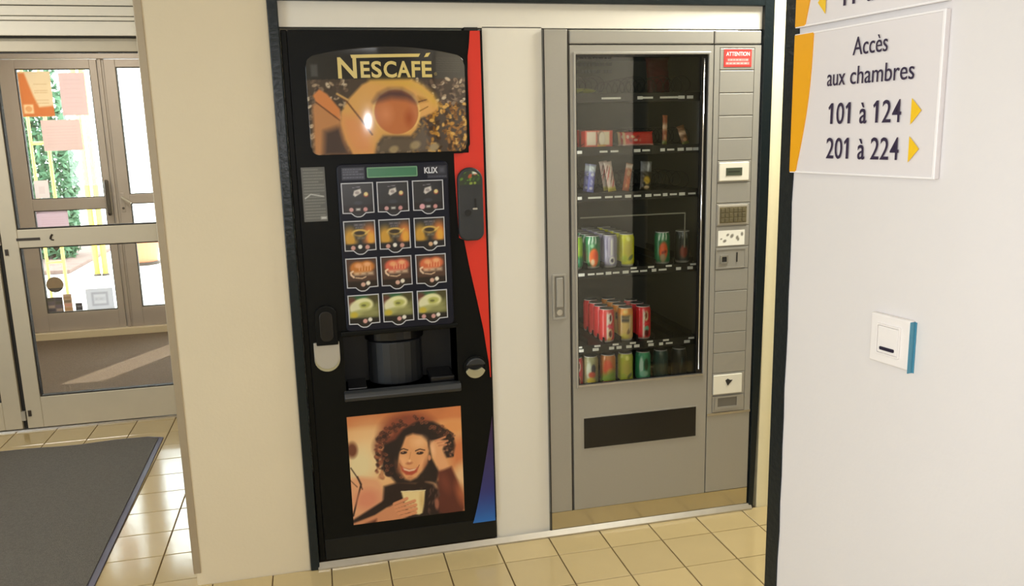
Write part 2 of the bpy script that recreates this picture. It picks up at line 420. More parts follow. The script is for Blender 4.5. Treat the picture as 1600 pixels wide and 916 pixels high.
# olive panel added as a door, for the dark vending glass reflection
d3 = struct(MB().box(1.95, 3.2, -2.05, -2.0, 0, 2.1).build('reflected_panel', mat('panel_olive', (112, 108, 88), 0.6)))
struct(MB().box(3.2, 4.0, -2.05, -2.0, 0, H_C).box(1.75, 1.95, -2.05, -2.0, 0, H_C).box(1.95, 3.2, -2.05, -2.0, 2.1, H_C).build('wall_corridor', mat('corridor_paint', (150, 142, 112), 0.7)))

# ---- entrance: inner doors (y = 1.92) with shutter box, vestibule, outer doors (y = 4.2)
YD = 1.92
struct(MB().box(-3.4, -0.41, YD, YD+0.12, 2.36, H_C).box(-3.4, -2.62, YD, YD+0.12, 0, 2.36).build('wall_entrance', M['pier']))
sb = struct(MB().box(-2.62, -0.41, YD-0.06, YD+0.10, 2.02, 2.36).build('trim_8', M['seam']))
for z0, z1 in ((2.026, 2.094), (2.098, 2.116), (2.120, 2.165), (2.170, 2.232), (2.237, 2.30), (2.305, 2.358)):
    MB().box(-2.62, -0.411, YD-0.075, YD-0.058, z0, z1).build('slat', M['shutter'], sb, bevel=0.003)
def door_leaf(name, xa, xb, ya, yb, ztop, sl, sr, rails, material, glassmat, zbot=0.012):
    fr = MB().box(xa, xa+sl, ya, yb, zbot, ztop).box(xb-sr, xb, ya, yb, zbot, ztop)
    for z0, z1 in rails: fr.box(xa+sl, xb-sr, ya, yb, z0, z1)
    root = struct(fr.build(name, material, bevel=0.003)); rails = sorted(rails)
    for (a, b), (c, d) in zip(rails[:-1], rails[1:]):
        MB().box(xa+sl-0.004, xb-sr+0.004, (ya+yb)/2-0.003, (ya+yb)/2+0.003, b-0.004, c+0.004).build('glass_pane', glassmat, root)
        g = 0.006; o_ = [(xa+sl, b), (xb-sr, b), (xb-sr, c), (xa+sl, c)]
        i_ = [(xa+sl+g, b+g), (xb-sr-g, b+g), (xb-sr-g, c-g), (xa+sl+g, c-g)]
        MB().ring(o_, i_, ya+0.008, yb-0.008).build('gasket', M['seam'], root)
    return root
inner_r = door_leaf('door_1', -1.503, -0.43, YD-0.02, YD+0.03, 2.02, 0.077, 0.085, [(0.012, 0.18), (0.98, 1.074), (1.955, 2.02)], M['aluflat'], M['doorglass'])
inner_l = door_leaf('door_2', -2.60, -1.527, YD-0.02, YD+0.03, 2.02, 0.085, 0.085, [(0.012, 0.165), (0.98, 1.074), (1.955, 2.02)], M['aluflat'], M['doorglass'])
MB().box(-1.433, -1.322, YD-0.022, YD-0.02, 1.017, 1.031).build('dark_mark', M['steel'], inner_r)
MB().tube([(-1.274, YD-0.022, 1.02), (-1.270, YD-0.022, 1.034), (-1.262, YD-0.022, 1.044)], 0.005).tube([(-1.272, YD-0.022, 1.018), (-1.258, YD-0.022, 1.014)], 0.004).build('arrow_mark', M['steel'], inner_r)
for z in (0.965, 0.10): MB().box(-1.492, -1.478, YD-0.026, YD-0.02, z-0.02, z+0.012).build('latch', M['steel'], inner_r)
MB().box(-1.525, -1.506, YD-0.03, YD-0.015, 0.06, 0.11).box(-1.525, -1.506, YD-0.03, YD-0.015, 1.0, 1.05).build('hinge', M['lockgrey'], inner_r)
MB().box(-1.527, -1.503, YD+0.0, YD+0.02, 0.0, 2.02).build('door_seal', M['seam'], inner_l)
struct(MB().box(-2.62, -0.41, YD-0.025, YD+0.06, -0.004, 0.008).build('trim_9', M['alu']))
# vestibule
YO = 4.2
vf = struct(MB().box(-3.4, -0.41, 2.0, 4.26, -0.006, -0.002).build('floor_vestibule', M['grout']))
struct(MB().box(-0.42, -0.30, 2.0, 4.3, 0, H_C).build('wall_vestibule_right', M['pier']))
tag(MB().box(-3.3, -0.44, 2.0, 4.08, -0.002, 0.012).build('vestibule_mat', M['coir'], org=(-1.9, 3.0, -0.002)), 'brown coir entrance mat filling the vestibule floor behind the inner door', 'mat')
oh = MB().box(-3.4, -0.42, YO-0.03, YO+0.08, 2.13, H_C).box(-3.4, -2.13, YO+0.035, YO+0.08, 0, 2.13).box(-3.4, -2.15, YO-0.03, YO+0.04, 0, 2.13)
struct(oh.build('wall_entrance_outer', M['alubrown']))
struct(MB().box(-3.16, -0.42, YO-0.05, YO-0.028, 2.175, 2.29).build('trim_10', mat('gold_head', (196, 170, 124), 0.4, 0.3)))
struct(MB().box(-3.16, -0.42, YO-0.06, YO+0.08, -0.002, 0.05).build('trim_11', mat('sill_beige', (206, 190, 160), 0.6)))
ol = door_leaf('door_4', -2.145, -1.468, YO-0.01, YO+0.04, 2.125, 0.115, 0.05, [(0.055, 0.20), (1.005, 1.092), (2.058, 2.125)], M['alubrown'], M['doorglass'], 0.055)
orr = door_leaf('door_5', -1.418, -0.74, YO-0.01, YO+0.04, 2.125, 0.08, 0.115, [(0.055, 0.206), (1.035, 1.105), (2.068, 2.125)], M['alubrown'], M['doorglass'], 0.055)
struct(MB().box(-1.466, -1.42, YO+0.0, YO+0.05, 0.05, 2.13).box(-1.451, -1.435, YO-0.014, YO, 0.05, 2.13).build('trim_12', M['alubrown'], bevel=0.002))
MB().tube([(-1.486, YO-0.04, 0.96), (-1.486, YO-0.055, 0.975), (-1.486, YO-0.055, 1.20), (-1.486, YO-0.04, 1.215)], 0.016, 8).box(-1.494, -1.478, YO-0.045, YO-0.008, 0.965, 0.985).box(-1.494, -1.478, YO-0.045, YO-0.008, 1.19, 1.21).build('pull_handle', M['steel'], ol, smooth=False)
MB().box(-1.405, -1.375, YO-0.016, YO-0.009, 0.97, 1.12).build('lock_plate', M['alubrown'], orr, bevel=0.003)
MB().tube([(-1.39, YO-0.012, 1.085), (-1.39, YO-0.045, 1.085), (-1.325, YO-0.05, 1.04)], 0.008, 8).build('lever_handle', M['lockgrey'], orr)
MB().tube([(-1.39, YO-0.02, 1.0), (-1.39, YO-0.009, 1.0)], 0.01, 8).build('keyhole', M['steel'], orr)
# outside ground
gx = MB().box(-14, 8, 4.3, 22, -0.3, -0.02)
struct(gx.build('ground_paving', M['paving'])); struct(MB().box(-6.5, -2.85, 7.9, 12, -0.02, 0.03).build('ground_soil', M['soil'], bevel=0.01))

# ================================================================== ENTRANCE THINGS
em = MB(); far = []
rgm = random.Random(5)
for i in range(25):
    x = -2.7+i*(1.925/24); far.append((x, 1.60-(x+2.7)*0.006+0.012*math.sin(x*6.3)+0.006*math.sin(x*17)))
top = [(x, y-0.0) for x, y in far]
inner_poly = [(-2.68, -1.2), (-0.768, -1.2), (-0.793, 1.54)]+[(x, y-0.02) for x, y in reversed(top[1:-1])]
outer_poly = [(-2.70, -1.22), (-0.742, -1.22), (-0.772, 1.56)]+[(x, y) for x, y in reversed(top[1:-1])]
mt = thing('entrance_mat', 'large dark grey entrance mat with dark rubber edge on the cream tiles', 'mat', (-1.7, 0.3, 0.0))
MB().vprism(outer_poly, 0.0, 0.006).build('rubber_edge', M['rubber'], mt)
MB().vprism(inner_poly, 0.0055, 0.011).build('pile', M['matgrey'], mt)

def sheet(name, label, x0, x1, z0, z1, y, paint, base, tr=0.35, cat='notice', grp=None, tilt=0.0):
    o = ink_grid(name, x0, x1, z0, z1, 40, 44, y, paint, print_mat(0.6, 0.0, tr*0.5), None, org=((x0+x1)/2, y, (z0+z1)/2), base=base)
    o.rotation_euler = (0, tilt, 0); return tag(o, label, cat, grp)
YP = YO-0.0005+0.011
def p_orange(k):
    k.poly([(-2.018, 2.03), (-1.975, 2.03), (-1.93, 1.86), (-1.90, 1.78), (-1.79, 1.79), (-1.79, 1.71), (-2.018, 1.71)], (200, 112, 56), 0.008)
    k.rect(-2.006, -1.94, 1.735, 1.80, (236, 196, 150), 0.006); k.ell(-1.973, 1.768, 0.024, 0.022, (214, 150, 96), 0.3)
    for i, z in enumerate((1.95, 1.90, 1.885, 1.83, 1.81)): k.scribble(-1.92, -1.83, z, 0.006, (190, 150, 110), i)
sheet('notice', 'orange and cream printed notice at top left of the outer door pane', -2.02, -1.80, 1.71, 2.04, YP, p_orange, (222, 196, 160), 0.4)
def p_pink(x0, x1, z0, z1, ss):
    def f(k):
        for i in range(7): k.scribble(x0+0.03, x1-0.03, z1-0.05-i*(z1-z0-0.08)/7, 0.005, (196, 160, 160), ss+i, 0.35)
    return f
sheet('notice', 'blank pinkish sheet beside the orange notice on the outer door pane', -1.745, -1.565, 1.715, 2.03, YP, p_pink(-1.745, -1.565, 1.715, 2.03, 1), (222, 190, 190), 0.4)
sheet('notice', 'wide pinkish landscape sheet stuck below the orange notice on the door pane', -1.905, -1.632, 1.455, 1.685, YP, p_pink(-1.905, -1.632, 1.455, 1.685, 9), (224, 194, 190), 0.4, tilt=-0.01)
sheet('notice', 'small white sheet at the lower left corner of the upper door pane', -2.008, -1.908, 1.10, 1.235, YP, p_pink(-2.008, -1.908, 1.10, 1.235, 17), (236, 222, 222), 0.4)
sheet('notice', 'pale lilac sheet under the door middle rail, cut off by the inner door bar', -2.02, -1.80, 0.80, 1.0, YP, p_pink(-2.02, -1.80, 0.80, 1.0, 21), (216, 190, 206), 0.4)
def disc(name, label, cx, cz, r):
    b = thing(name, label, 'sticker', (cx, YP, cz))
    P = [(cx+r*math.cos(a*math.pi/14), cz+r*math.sin(a*math.pi/14)) for a in range(28)]
    MB().prism(P, YP-0.001, YP+0.001).build('disc', mat('sticker_tan', (150, 128, 104), 0.6), b)
    lo = [p for p in P if p[1] < cz-0.3*r]; MB().prism(sorted(lo, key=lambda p: math.atan2(p[1]-cz, p[0]-cx)), YP-0.002, YP-0.001).build('dark_segment', mat('sticker_dark', (70, 64, 66), 0.6), b)
disc('round_sticker', 'round tan and dark sticker low on the outer door pane', -1.955, 0.425, 0.062)
def p_cards(k):
    for r in range(4):
        for c in range(2): k.rect(-2.022+c*0.055, -1.975+c*0.055, 0.212+r*0.028, 0.234+r*0.028, ((60, 56, 70), (150, 130, 120), (90, 80, 90), (70, 66, 60))[(r+c) % 4], 0.005)
sheet('card_sticker', 'dark strip of card logos at the bottom left corner of the door pane', -2.028, -1.915, 0.207, 0.325, YP, p_cards, (90, 80, 84), 0.2, 'sticker')
def p_cards2(k):
    for r in range(4): k.rect(-1.905, -1.855, 0.215+r*0.03, 0.237+r*0.03, ((176, 132, 90), (200, 140, 120), (120, 100, 80), (160, 130, 100))[r], 0.005)
sheet('card_sticker', 'brown strip of card logos right of the dark logo strip', -1.91, -1.848, 0.207, 0.345, YP, p_cards2, (190, 160, 140), 0.2, 'sticker')
sheet('card_sticker', 'small dark square sticker at the bottom of the door pane', -1.828, -1.778, 0.210, 0.268, YP, lambda k: k.rect(-1.818, -1.788, 0.236, 0.246, (130, 130, 140), 0.004), (56, 54, 64), 0.2, 'sticker')
def p_push(k):
    k.rect(-1.705, -1.585, 0.235, 0.345, (176, 176, 190), 0.006); k.rect(-1.690, -1.60, 0.252, 0.328, (214, 216, 226), 0.006)
    k.scribble(-1.68, -1.61, 0.29, 0.02, (180, 182, 196), 3)
sheet('notice', 'pale grey sheet with a framed box at the bottom right of the door pane', -1.745, -1.545, 0.207, 0.375, YP, p_push, (212, 214, 226), 0.45)

def post(o, x, y, r, h, nm='post'): return MB().tube([(x, y, -0.02), (x, y, h)], r, 10).build(nm, M['gate'], o, smooth=True)
yg = thing('yellow_gate', 'yellow tubular frame with cross rails just outside the glass door', 'gate', (-2.5, 6.1, -0.02))
post(yg, -2.55, 6.1, 0.014, 2.6); post(yg, -2.40, 6.1, 0.016, 2.6)
for z in (0.36, 1.52): MB().tube([(-2.55, 6.1, z), (-2.40, 6.1, z)], 0.016, 8).build('rail', M['gate'], yg, smooth=True)
for x, lb in ((-2.475, 'left one of two tall yellow posts on the bright forecourt'), (-2.385, 'right one of two tall yellow posts on the bright forecourt')):
    t = thing('yellow_post', lb, 'post', (x, 7.6, -0.02), 'yellow posts on the forecourt')
    MB().tube([(x, 7.6, -0.02), (x, 7.6, 2.7)], 0.032, 12).build('pole', M['gate'], t, smooth=True); MB().lathe([(0.042, -0.02), (0.042, -0.005), (0.034, 0.005)], x, 7.6, 16).build('base_plate', M['steel'], t)
pl = thing('planter', 'round terracotta planter standing on the bright forecourt', 'planter', (-2.10, 8.4, -0.02))
MB().lathe([(0.15, 0.0), (0.21, 0.36), (0.235, 0.36), (0.235, 0.42), (0.205, 0.42), (0.19, 0.33), (0.0, 0.33)], -2.10, 8.4, 28, cap=False).build('pot', M['terracotta'], pl, smooth=False)
MB().lathe([(0.185, -0.02), (0.185, 0.02)], -2.10, 8.4, 28).build('saucer', M['steel'], pl)
def bush(label, cx, cy, rx, zc, rz, n, seed, z0=0.03):
    t = thing('bush', label, 'bush', (cx, cy, z0)); rg = random.Random(seed); lf = MB()
    for i in range(n):
        a, b = rg.uniform(0, 6.283), math.acos(rg.uniform(-1, 1)); q = rg.uniform(0.72, 1.06)*(1+0.12*math.sin(3*a+2*b))
        p = Vector((cx+rx*q*math.sin(b)*math.cos(a), cy+rx*q*math.sin(b)*math.sin(a), zc+rz*q*math.cos(b)))
        d = Vector((rg.gauss(0, 1), rg.gauss(0, 1), rg.gauss(0, 1))).normalized(); e = d.orthogonal().normalized(); s = rg.uniform(0.05, 0.09)
        m = d.cross(e)*0.012
        lf.add([p-d*s, p+e*s*0.45+m, p+d*s, p-e*s*0.45+m], [(0, 1, 2), (0, 2, 3)])
    o = lf.build('foliage', M['leaf'], t)
    MB().tube([(cx, cy, z0), (cx+0.02, cy, zc*0.6), (cx, cy, zc)], [0.05, 0.04, 0.02], 8).build('stem', M['bark'], t)
bush('tall green bush beyond the yellow frame outside', -3.33, 9.2, 0.34, 1.05, 1.45, 2400, 1)

# ================================================================== COFFEE MACHINE
CM = thing('coffee_vending_machine', 'tall black hot drinks machine with red edge in the wall niche', 'vending machine', (0.323, 0.0, 0.0))
W1 = 0.6445
nx0, nx1, nz0, nz1 = 0.132, 0.521, 0.632, 0.842
MB().box(0.004, W1-0.001, 0.16, 0.70, 0.02, 1.825).build('cabinet', M['black'], CM)
dr = MB().box(0.024, nx0, 0.0, 0.158, 0.105, 1.832).box(nx1, W1, 0.0, 0.158, 0.105, 1.832).box(nx0, nx1, 0.0, 0.158, nz1, 1.832).box(nx0, nx1, 0.0, 0.158, 0.105, nz0)
dr.build('door', M['black'], CM)
MB().box(0.002, 0.0215, 0.003, 0.158, 0.024, 1.832).build('hinge_strip', M['black'], CM, bevel=0.003)
MB().box(0.02, 0.026, 0.02, 0.15, 0.024, 1.83).build('door_seam', M['blackdeep'], CM)
MB().box(0.024, W1, 0.004, 0.158, 0.024, 0.102).build('plinth', mat('plinth_black', (24, 24, 21), 0.45, spec=.25), CM, bevel=0.002)
MB().box(0.585, 0.63, -0.002, 0.05, 1.832, 1.842).build('hinge_cap', M['blackdeep'], CM)
# recess with cup station
rc = MB().box(nx0-0.004, nx0, 0.002, 0.155, nz0, nz1).box(nx1, nx1+0.004, 0.002, 0.155, nz0, nz1).box(nx0, nx1, 0.002, 0.155, nz1, nz1+0.004).box(nx0, nx1, 0.002, 0.155, nz0-0.004, nz0).box(nx0, nx1, 0.145, 0.157, nz0, nz1)
rec = rc.build('dispensing_recess', M['blackdeep'], CM)
cyl = []
for i in range(13):
    a = math.pi*i/12; cyl.append((0.316-0.098*math.cos(a), 0.14-0.085*math.sin(a)))
MB().vprism(cyl, nz0, 0.785).build('cup_station_door', M['charcoal'], rec, smooth=False, bevel=0.004)
cyl2 = [(0.316+(x-0.316)*1.08, 0.14+(y-0.14)*0.9) for x, y in cyl]
MB().vprism(cyl2, 0.787, nz1-0.002).build('nozzle_hood', M['blackgloss'], rec, bevel=0.004)
MB().box(nx0+0.006, 0.205, 0.02, 0.14, nz0+0.002, nz0+0.012).build('drip_tray', M['blackgloss'], rec, bevel=0.003)
MB().box(0.425, nx1-0.008, 0.01, 0.14, nz0+0.004, nz0+0.03).build('cup_shelf', M['blackgloss'], rec, bevel=0.006)
lip = [(-0.004, nz0+0.012), (-0.022, nz0+0.006), (-0.03, nz0-0.008), (-0.026, nz0-0.02), (0.0, nz0-0.026), (0.0, nz0+0.012)]
lp = MB(); n = len(lip)
lp.add([(nx0-0.008, y, z) for y, z in lip]+[(nx1+0.006, y, z) for y, z in lip], [tuple(range(n)), tuple(range(2*n-1, n-1, -1))]+[(i, (i+1) % n, n+(i+1) % n, n+i) for i in range(n)])
lp.build('recess_lip', M['charcoal'], CM, bevel=0.004)
MB().prism([(nx0-0.006, nz1+0.012), (nx1+0.004, nz1+0.012), (nx1+0.004, nz1-0.004), (nx0-0.006, nz1-0.006)], -0.014, 0.0).build('recess_brow', M['black'], CM, bevel=0.004)

# bulged light panel
px0, px1 = 0.070, 0.583
def top_z(x):
    u = (x-px0)/(px1-px0); z = 1.748+0.030*(1-(2*u-1)**2)
    d = min(x-px0, px1-x); r = 0.03
    return z-(r-math.sqrt(max(r*r-(r-min(d, r))**2, 0)))
def bot_z(x):
    d = min(x-px0, px1-x); r = 0.028; return 1.443+(r-math.sqrt(max(r*r-(r-min(d, r))**2, 0)))
def bulge(x, z):
    u = min(abs((x-0.326)/0.26), 1); v = min(abs((z-1.60)/0.19), 1); return -0.030*(1-u*u)*(1-0.16*v*v)
def NC(p):                                         # picture layout units -> metres on the panel
    return (0.076+0.505*((475+p[0]/5.234)-484)/245, 1.745-0.298*((70+p[1]/5.234)-90)/146.5)
SU = 0.505/245/5.234
def p_cup(k):
    X, Z = k.X, k.Z; u = (X-px0)/(px1-px0)
    k.C = np.array((38, 37, 38.))+np.clip((u-0.45)*2, 0, 1)[:, None]*np.array((36, 34, 28.))
    zt = NC((0, 275))[1]
    bean = Z < zt; k.C[bean] = (70, 58, 50)
    rg = random.Random(11)
    for i in range(760):
        cx, cz = rg.uniform(px0, px1), rg.uniform(1.44, zt-0.002); r = (cx-px0)/(px1-px0)
        if 0.25 < r < 0.62 and cz > 1.50: continue
        lowright = r > 0.62 and cz < 1.60
        c = rg.choice([(178, 128, 56), (206, 160, 84), (120, 78, 36), (60, 40, 24), (150, 104, 50)] if lowright else [(128, 108, 90), (84, 68, 60), (162, 140, 116), (104, 86, 74), (64, 52, 48), (190, 172, 148)])
        k.ell(cx, cz, rg.uniform(.006, .010), rg.uniform(.0035, .006), c, 0.5, rg.uniform(0, 180))
        k.line([(cx-.004, cz), (cx+.004, cz)], .0012, (44, 30, 22), op=.5)
    P = lambda pts: [NC(p) for p in pts]; q = 0.003
    k.poly(P([(60, 880), (70, 480), (150, 430), (275, 590), (300, 740), (340, 890)]), (186, 128, 82), q*2)
    k.poly(P([(130, 890), (150, 690), (280, 650), (310, 790), (350, 890)]), (70, 54, 52), q*4)
    k.poly(P([(78, 400), (130, 350), (190, 390), (285, 515), (285, 605), (230, 560), (100, 455)]), (206, 128, 74), q)
    k.line(P([(100, 455), (190, 530), (280, 605)]), 0.004, (90, 52, 34))
    k.poly(P([(370, 890), (310, 760), (283, 640), (292, 540), (360, 430), (470, 320), (540, 288), (870, 285), (960, 330), (1050, 410), (1095, 500), (1060, 548), (930, 600), (900, 690), (850, 745), (620, 740), (570, 800), (545, 890)]), (212, 160, 92), q*1.5)
    k.poly(P([(370, 890), (310, 760), (283, 640), (292, 560), (420, 560), (520, 700), (545, 890)]), (216, 146, 92), q*5, 0.8)
    k.poly(P([(540, 288), (870, 285), (960, 330), (1050, 410), (1095, 500), (1040, 480), (900, 360), (700, 320)]), (206, 166, 76), q*5, 0.9)
    cx, cz = NC((738, 540)); k.ell(cx, cz, 196*SU, 188*SU, (226, 184, 112), 0.06)
    k.ell(cx, cz-0.002, 180*SU, 176*SU, (176, 108, 62), 0.06)
    cx2, cz2 = NC((735, 560)); k.ell(cx2, cz2, 172*SU, 164*SU, (186, 112, 70), 0.1)
    k.poly(P([(558, 460), (600, 400), (680, 362), (790, 362), (870, 410), (905, 470), (820, 440), (700, 430), (620, 450)]), (88, 62, 62), q*4)
    k.ell(*NC((650, 560)), 60*SU, 80*SU, (206, 132, 90), 0.9, op=.7); k.ell(*NC((840, 600)), 40*SU, 70*SU, (160, 84, 50), 0.9, op=.7)
    k.poly(P([(918, 420), (980, 440), (1000, 460), (930, 470)]), (150, 106, 46), q*2, .8); k.line(P([(925, 465), (990, 448)]), .004, (94, 60, 30)); k.line(P([(930, 540), (1000, 505)]), .0035, (140, 98, 44))
    k.line(P([(275, 395), (340, 450), (440, 590), (530, 725)]), .005, (104, 66, 42)); k.line(P([(268, 390), (350, 440)]), .006, (200, 160, 100))
    k.poly(P([(545, 890), (570, 800), (620, 740), (850, 745), (900, 700), (950, 610), (1010, 760), (980, 890)]), (96, 84, 72), q*3, .75)
    for c_, rr in (((880, 820), 46), ((700, 850), 40), ((1040, 840), 44)): k.ell(*NC(c_), rr*SU, rr*.7*SU, (150, 132, 100), .6, 20)
    k.rect(*[NC((75, 0))[0], NC((128, 0))[0]], NC((0, 250))[1], NC((0, 155))[1], (72, 72, 72), .003)
    for i in range(7): k.scribble(NC((1085, 0))[0], NC((1290, 0))[0], NC((0, 110+i*18))[1], .002, (96, 92, 84), i, .5)
LP = ink_grid('light_panel', px0, px1, bot_z, top_z, 200, 124, -0.006, p_cup, print_mat(0.085, 0.0), CM, yf=bulge)
N_ = 40; outl = [(px0+(px1-px0)*i/N_, bot_z(px0+(px1-px0)*i/N_)) for i in range(N_+1)]+[(px1-(px1-px0)*i/N_, top_z(px1-(px1-px0)*i/N_)) for i in range(N_+1)]
big = [(0.326+(x-0.326)*1.03, 1.605+(z-1.605)*1.045) for x, z in outl]
MB().ring(big, outl, -0.008, 0.001).build('panel_bezel', M['black'], CM)
# raised lettering of the panel
def lett(body, xa, xb, za, ca, bold=0.0): return text_mesh(body, NC((xa, 0))[0], NC((xb, 0))[0], NC((0, za))[1], (za-ca)*0.298/146.5/5.234, -0.0075, 0.0012, bold, yf=bulge)
lett('N', 287, 436, 265, 98, 0.02).build('lettering', M['gold'], LP)
for ch_, xa, xb in (('E', 466, 540), ('S', 552, 634), ('C', 650, 755), ('A', 758, 868), ('F', 878, 950), ('E', 962, 1046)):
    lett(ch_, xa, xb, 262, 132, 0.025).build('lettering', M['gold'], LP)
def slab(tl, tr, br, bl, nm, m, par, y=-0.0075, d=0.0015, n=24):
    mb = MB(); V = []
    for i in range(n+1):
        t = i/n; a = NC((tl[0]+(tr[0]-tl[0])*t, tl[1]+(tr[1]-tl[1])*t)); b = NC((bl[0]+(br[0]-bl[0])*t, bl[1]+(br[1]-bl[1])*t))
        for (x, z) in (a, b): V += [(x, y-d+bulge(x, z), z), (x, y+bulge(x, z), z)]
    F = []
    for i in range(n):
        p, q = i*4, i*4+4; F += [(p, q, q+2, p+2), (p+1, p+3, q+3, q+1), (p, p+1, q+1, q), (p+2, q+2, q+3, p+3)]
    F += [(0, 2, 3, 1), (n*4, n*4+1, n*4+3, n*4+2)]
    return mb.add(V, F).build(nm, m, par)
slab((392, 84), (955, 76), (940, 102), (400, 110), 'letter_bar', M['gold'], LP)
slab((1005, 72), (1040, 68), (1018, 100), (985, 104), 'letter_accent', M['gold'], LP, n=4)
text_mesh('®', NC((1064, 0))[0], NC((1088, 0))[0], NC((0, 252))[1], 0.010, -0.0075, 0.0008, yf=bulge).build('registered_mark', mat('dim_gold', (150, 132, 84), .4), LP)
# red side decal and the blue tail
def stripe(left, right, nm, m):
    MB().prism(left+right[::-1], -0.002, 0.0).build(nm, m, CM)
stripe([(0.604, 1.831), (0.600, 1.79), (0.594, 1.75), (0.589, 1.60), (0.587, 1.437), (0.536, 1.437), (0.536, 1.376), (0.543, 1.15), (0.560, 1.142), (0.575, 1.05), (0.598, 0.93), (0.618, 0.82), (0.633, 0.70), (0.637, 0.645)],
       [(0.637, 1.831), (0.637, 1.6), (0.637, 1.4), (0.637, 1.2), (0.638, 1.0), (0.639, 0.8), (0.639, 0.645)], 'red_decal', M['red'])
def p_tail(k):
    t = np.clip((k.Z-0.09)/(0.50-0.09), 0, 1)[:, None]
    k.C = np.where(t < 0.3, np.array((40, 110, 190.))*(1-t/0.3)+np.array((44, 50, 118.))*(t/0.3), np.array((44, 50, 118.))*(1-(t-0.3)/0.7)+np.array((58, 32, 66.))*((t-0.3)/0.7))
def tail_left(z): return 0.640-(0.086)*(max(0.50-z, 0)/0.41)**0.8
def tail_lo(x): return max(0.093, 0.50-0.41*((0.6405-x)/0.086)**1.25) if x < 0.6405 else 0.5
ink_grid('blue_decal', 0.5555, 0.6395, lambda x: 0.094, lambda x: max(0.0945, 0.094+0.405*((x-0.5555)/0.084)**1.2), 20, 40, -0.002, p_tail, print_mat(0.35), CM)
# payment module
pm = MB().prism(rrect(0.541, 0.628, 1.140, 1.388, [0.030, 0.030, 0.042, 0.042], 8), -0.022, 0.0).build('payment_module', M['charcoal'], CM, bevel=0.006, seg=3)
def p_green(k):
    rg = random.Random(2)
    for i in range(26): k.ell(rg.uniform(.552, .618), rg.uniform(1.335, 1.378), rg.uniform(.003, .008), rg.uniform(.002, .005), rg.choice([(90, 130, 40), (130, 150, 60), (50, 70, 40), (170, 80, 50), (60, 90, 40)]), .6, rg.uniform(0, 90))
    k.rect(.592, .608, 1.366, 1.374, (220, 224, 214), .003)
ink_grid('sticker', 0.548, 0.621, 1.330, lambda x: 1.338+math.sqrt(max(0.0385**2-(x-0.5845)**2, 0)), 36, 26, -0.0232, p_green, print_mat(.35), pm, base=(50, 58, 40))
MB().prism(rrect(.596, .603, 1.252, 1.284, .003, 3), -.0235, -.021).build('coin_slot', M['blackdeep'], pm)
MB().prism(rrect(.590, .606, 1.246, 1.252, .002, 3), -.024, -.021).build('slot_edge', M['lockgrey'], pm)
MB().prism([(.573+.011*math.cos(a*.4488), 1.236+.011*math.sin(a*.4488)) for a in range(14)], -.0255, -.021).build('reject_button', M['blackdeep'], pm)
# coin return cup
def circ(cx, cz, r, a0=0, a1=360, n=24): return [(cx+r*math.cos(math.radians(a0+(a1-a0)*i/n)), cz+r*math.sin(math.radians(a0+(a1-a0)*i/n))) for i in range(n+(0 if a1-a0 == 360 else 1))]
cr = MB().ring(circ(.582, .688, .042), circ(.582, .688, .034), -.012, 0.0).build('coin_return', M['black'], CM, bevel=.002)
MB().prism(circ(.582, .688, .034), -.002, 0.0).build('cup_back', M['blackdeep'], cr)
MB().prism(circ(.582, .688, .037, 20, 160, 16), -.026, -.0105).build('cup_hood', M['charcoal'], cr, bevel=.005)
cres = circ(.582, .686, .036, 195, 345, 18)+[(x, z) for x, z in reversed(circ(.582, .716, .036, 232, 308, 14))]
MB().prism(cres, -.016, -.004).build('cup_crescent', M['khaki'], cr, bevel=.002)
# instruction label, lock
def p_lab(k):
    k.C[:] = (96, 96, 92)
    for i in range(17): k.scribble(.040, .104 if i % 4 else .088, 1.397-i*.0098, .003, (150, 150, 144), i, .7)
    k.line([(.042, 1.305), (.06, 1.318), (.1, 1.31)], .004, (180, 180, 176)); k.rect(.088, .106, 1.236, 1.244, (200, 200, 196), .003)
ink_grid('instruction_label', 0.034, 0.109, 1.229, 1.405, 40, 90, -0.0015, p_lab, print_mat(.5), CM)
lk = MB().prism(rrect(.044, .116, .812, .948, [.004, .004, .034, .034], 8), -.016, 0.0).build('lock_housing', M['black'], CM, bevel=.005, seg=3)
MB().prism(rrect(.058, .102, .826, .930, .02, 6), -.020, -.015).build('lock_cylinder_cover', M['blackgloss'], lk, bevel=.004)
MB().prism([(.034, .822), (.046, .822), (.054, .815), (.100, .815), (.107, .822), (.119, .822)]+circ(.0765, .762, .0425, 0, -180, 16), -.010, 0.0).build('lock_plate', M['lockgrey'], CM, bevel=.003)
MB().prism(circ(.0765, .762, .041, 0, -180, 16)+circ(.0765, .770, .040, 180, 360, 16), -.013, -.009).build('plate_rim', M['khaki'], CM)
# keypad panel
KP = MB().prism(rrect(.146, .513, .852, 1.412, .016, 6), -.012, 0.0).build('keypad_panel', M['navy'], CM, bevel=.004)
ds = MB().prism(rrect(.246, .406, 1.368, 1.396, .002, 2), -.0145, -.011).build('display', M['lcdgreen'], KP)
MB().ring(rrect(.243, .409, 1.365, 1.399, .003, 2), rrect(.247, .405, 1.369, 1.395, .002, 2), -.016, -.011).build('display_frame', mat('display_edge', (104, 150, 116), .4), KP)
def p_hint(k):
    for i, z in enumerate((1.394, 1.386, 1.378, 1.368)): k.scribble(.166, .232 if i != 1 else .215, z, .0045, (120, 122, 136), i+3, .7)
ink_grid('hint_print', .162, .236, 1.360, 1.400, 44, 26, -.0132, p_hint, print_mat(.4), KP, base=(44, 46, 60))
text_mesh('KLIX', .432, .477, 1.374, .020, -.0125, .001, .03).build('lettering', mat('pale_letters', (206, 208, 216), .4), KP)
def p_hint2(k): k.scribble(.445, .505, 1.362, .004, (96, 98, 112), 4, .8); k.rect(.482, .50, 1.374, 1.392, (70, 72, 84), .005)
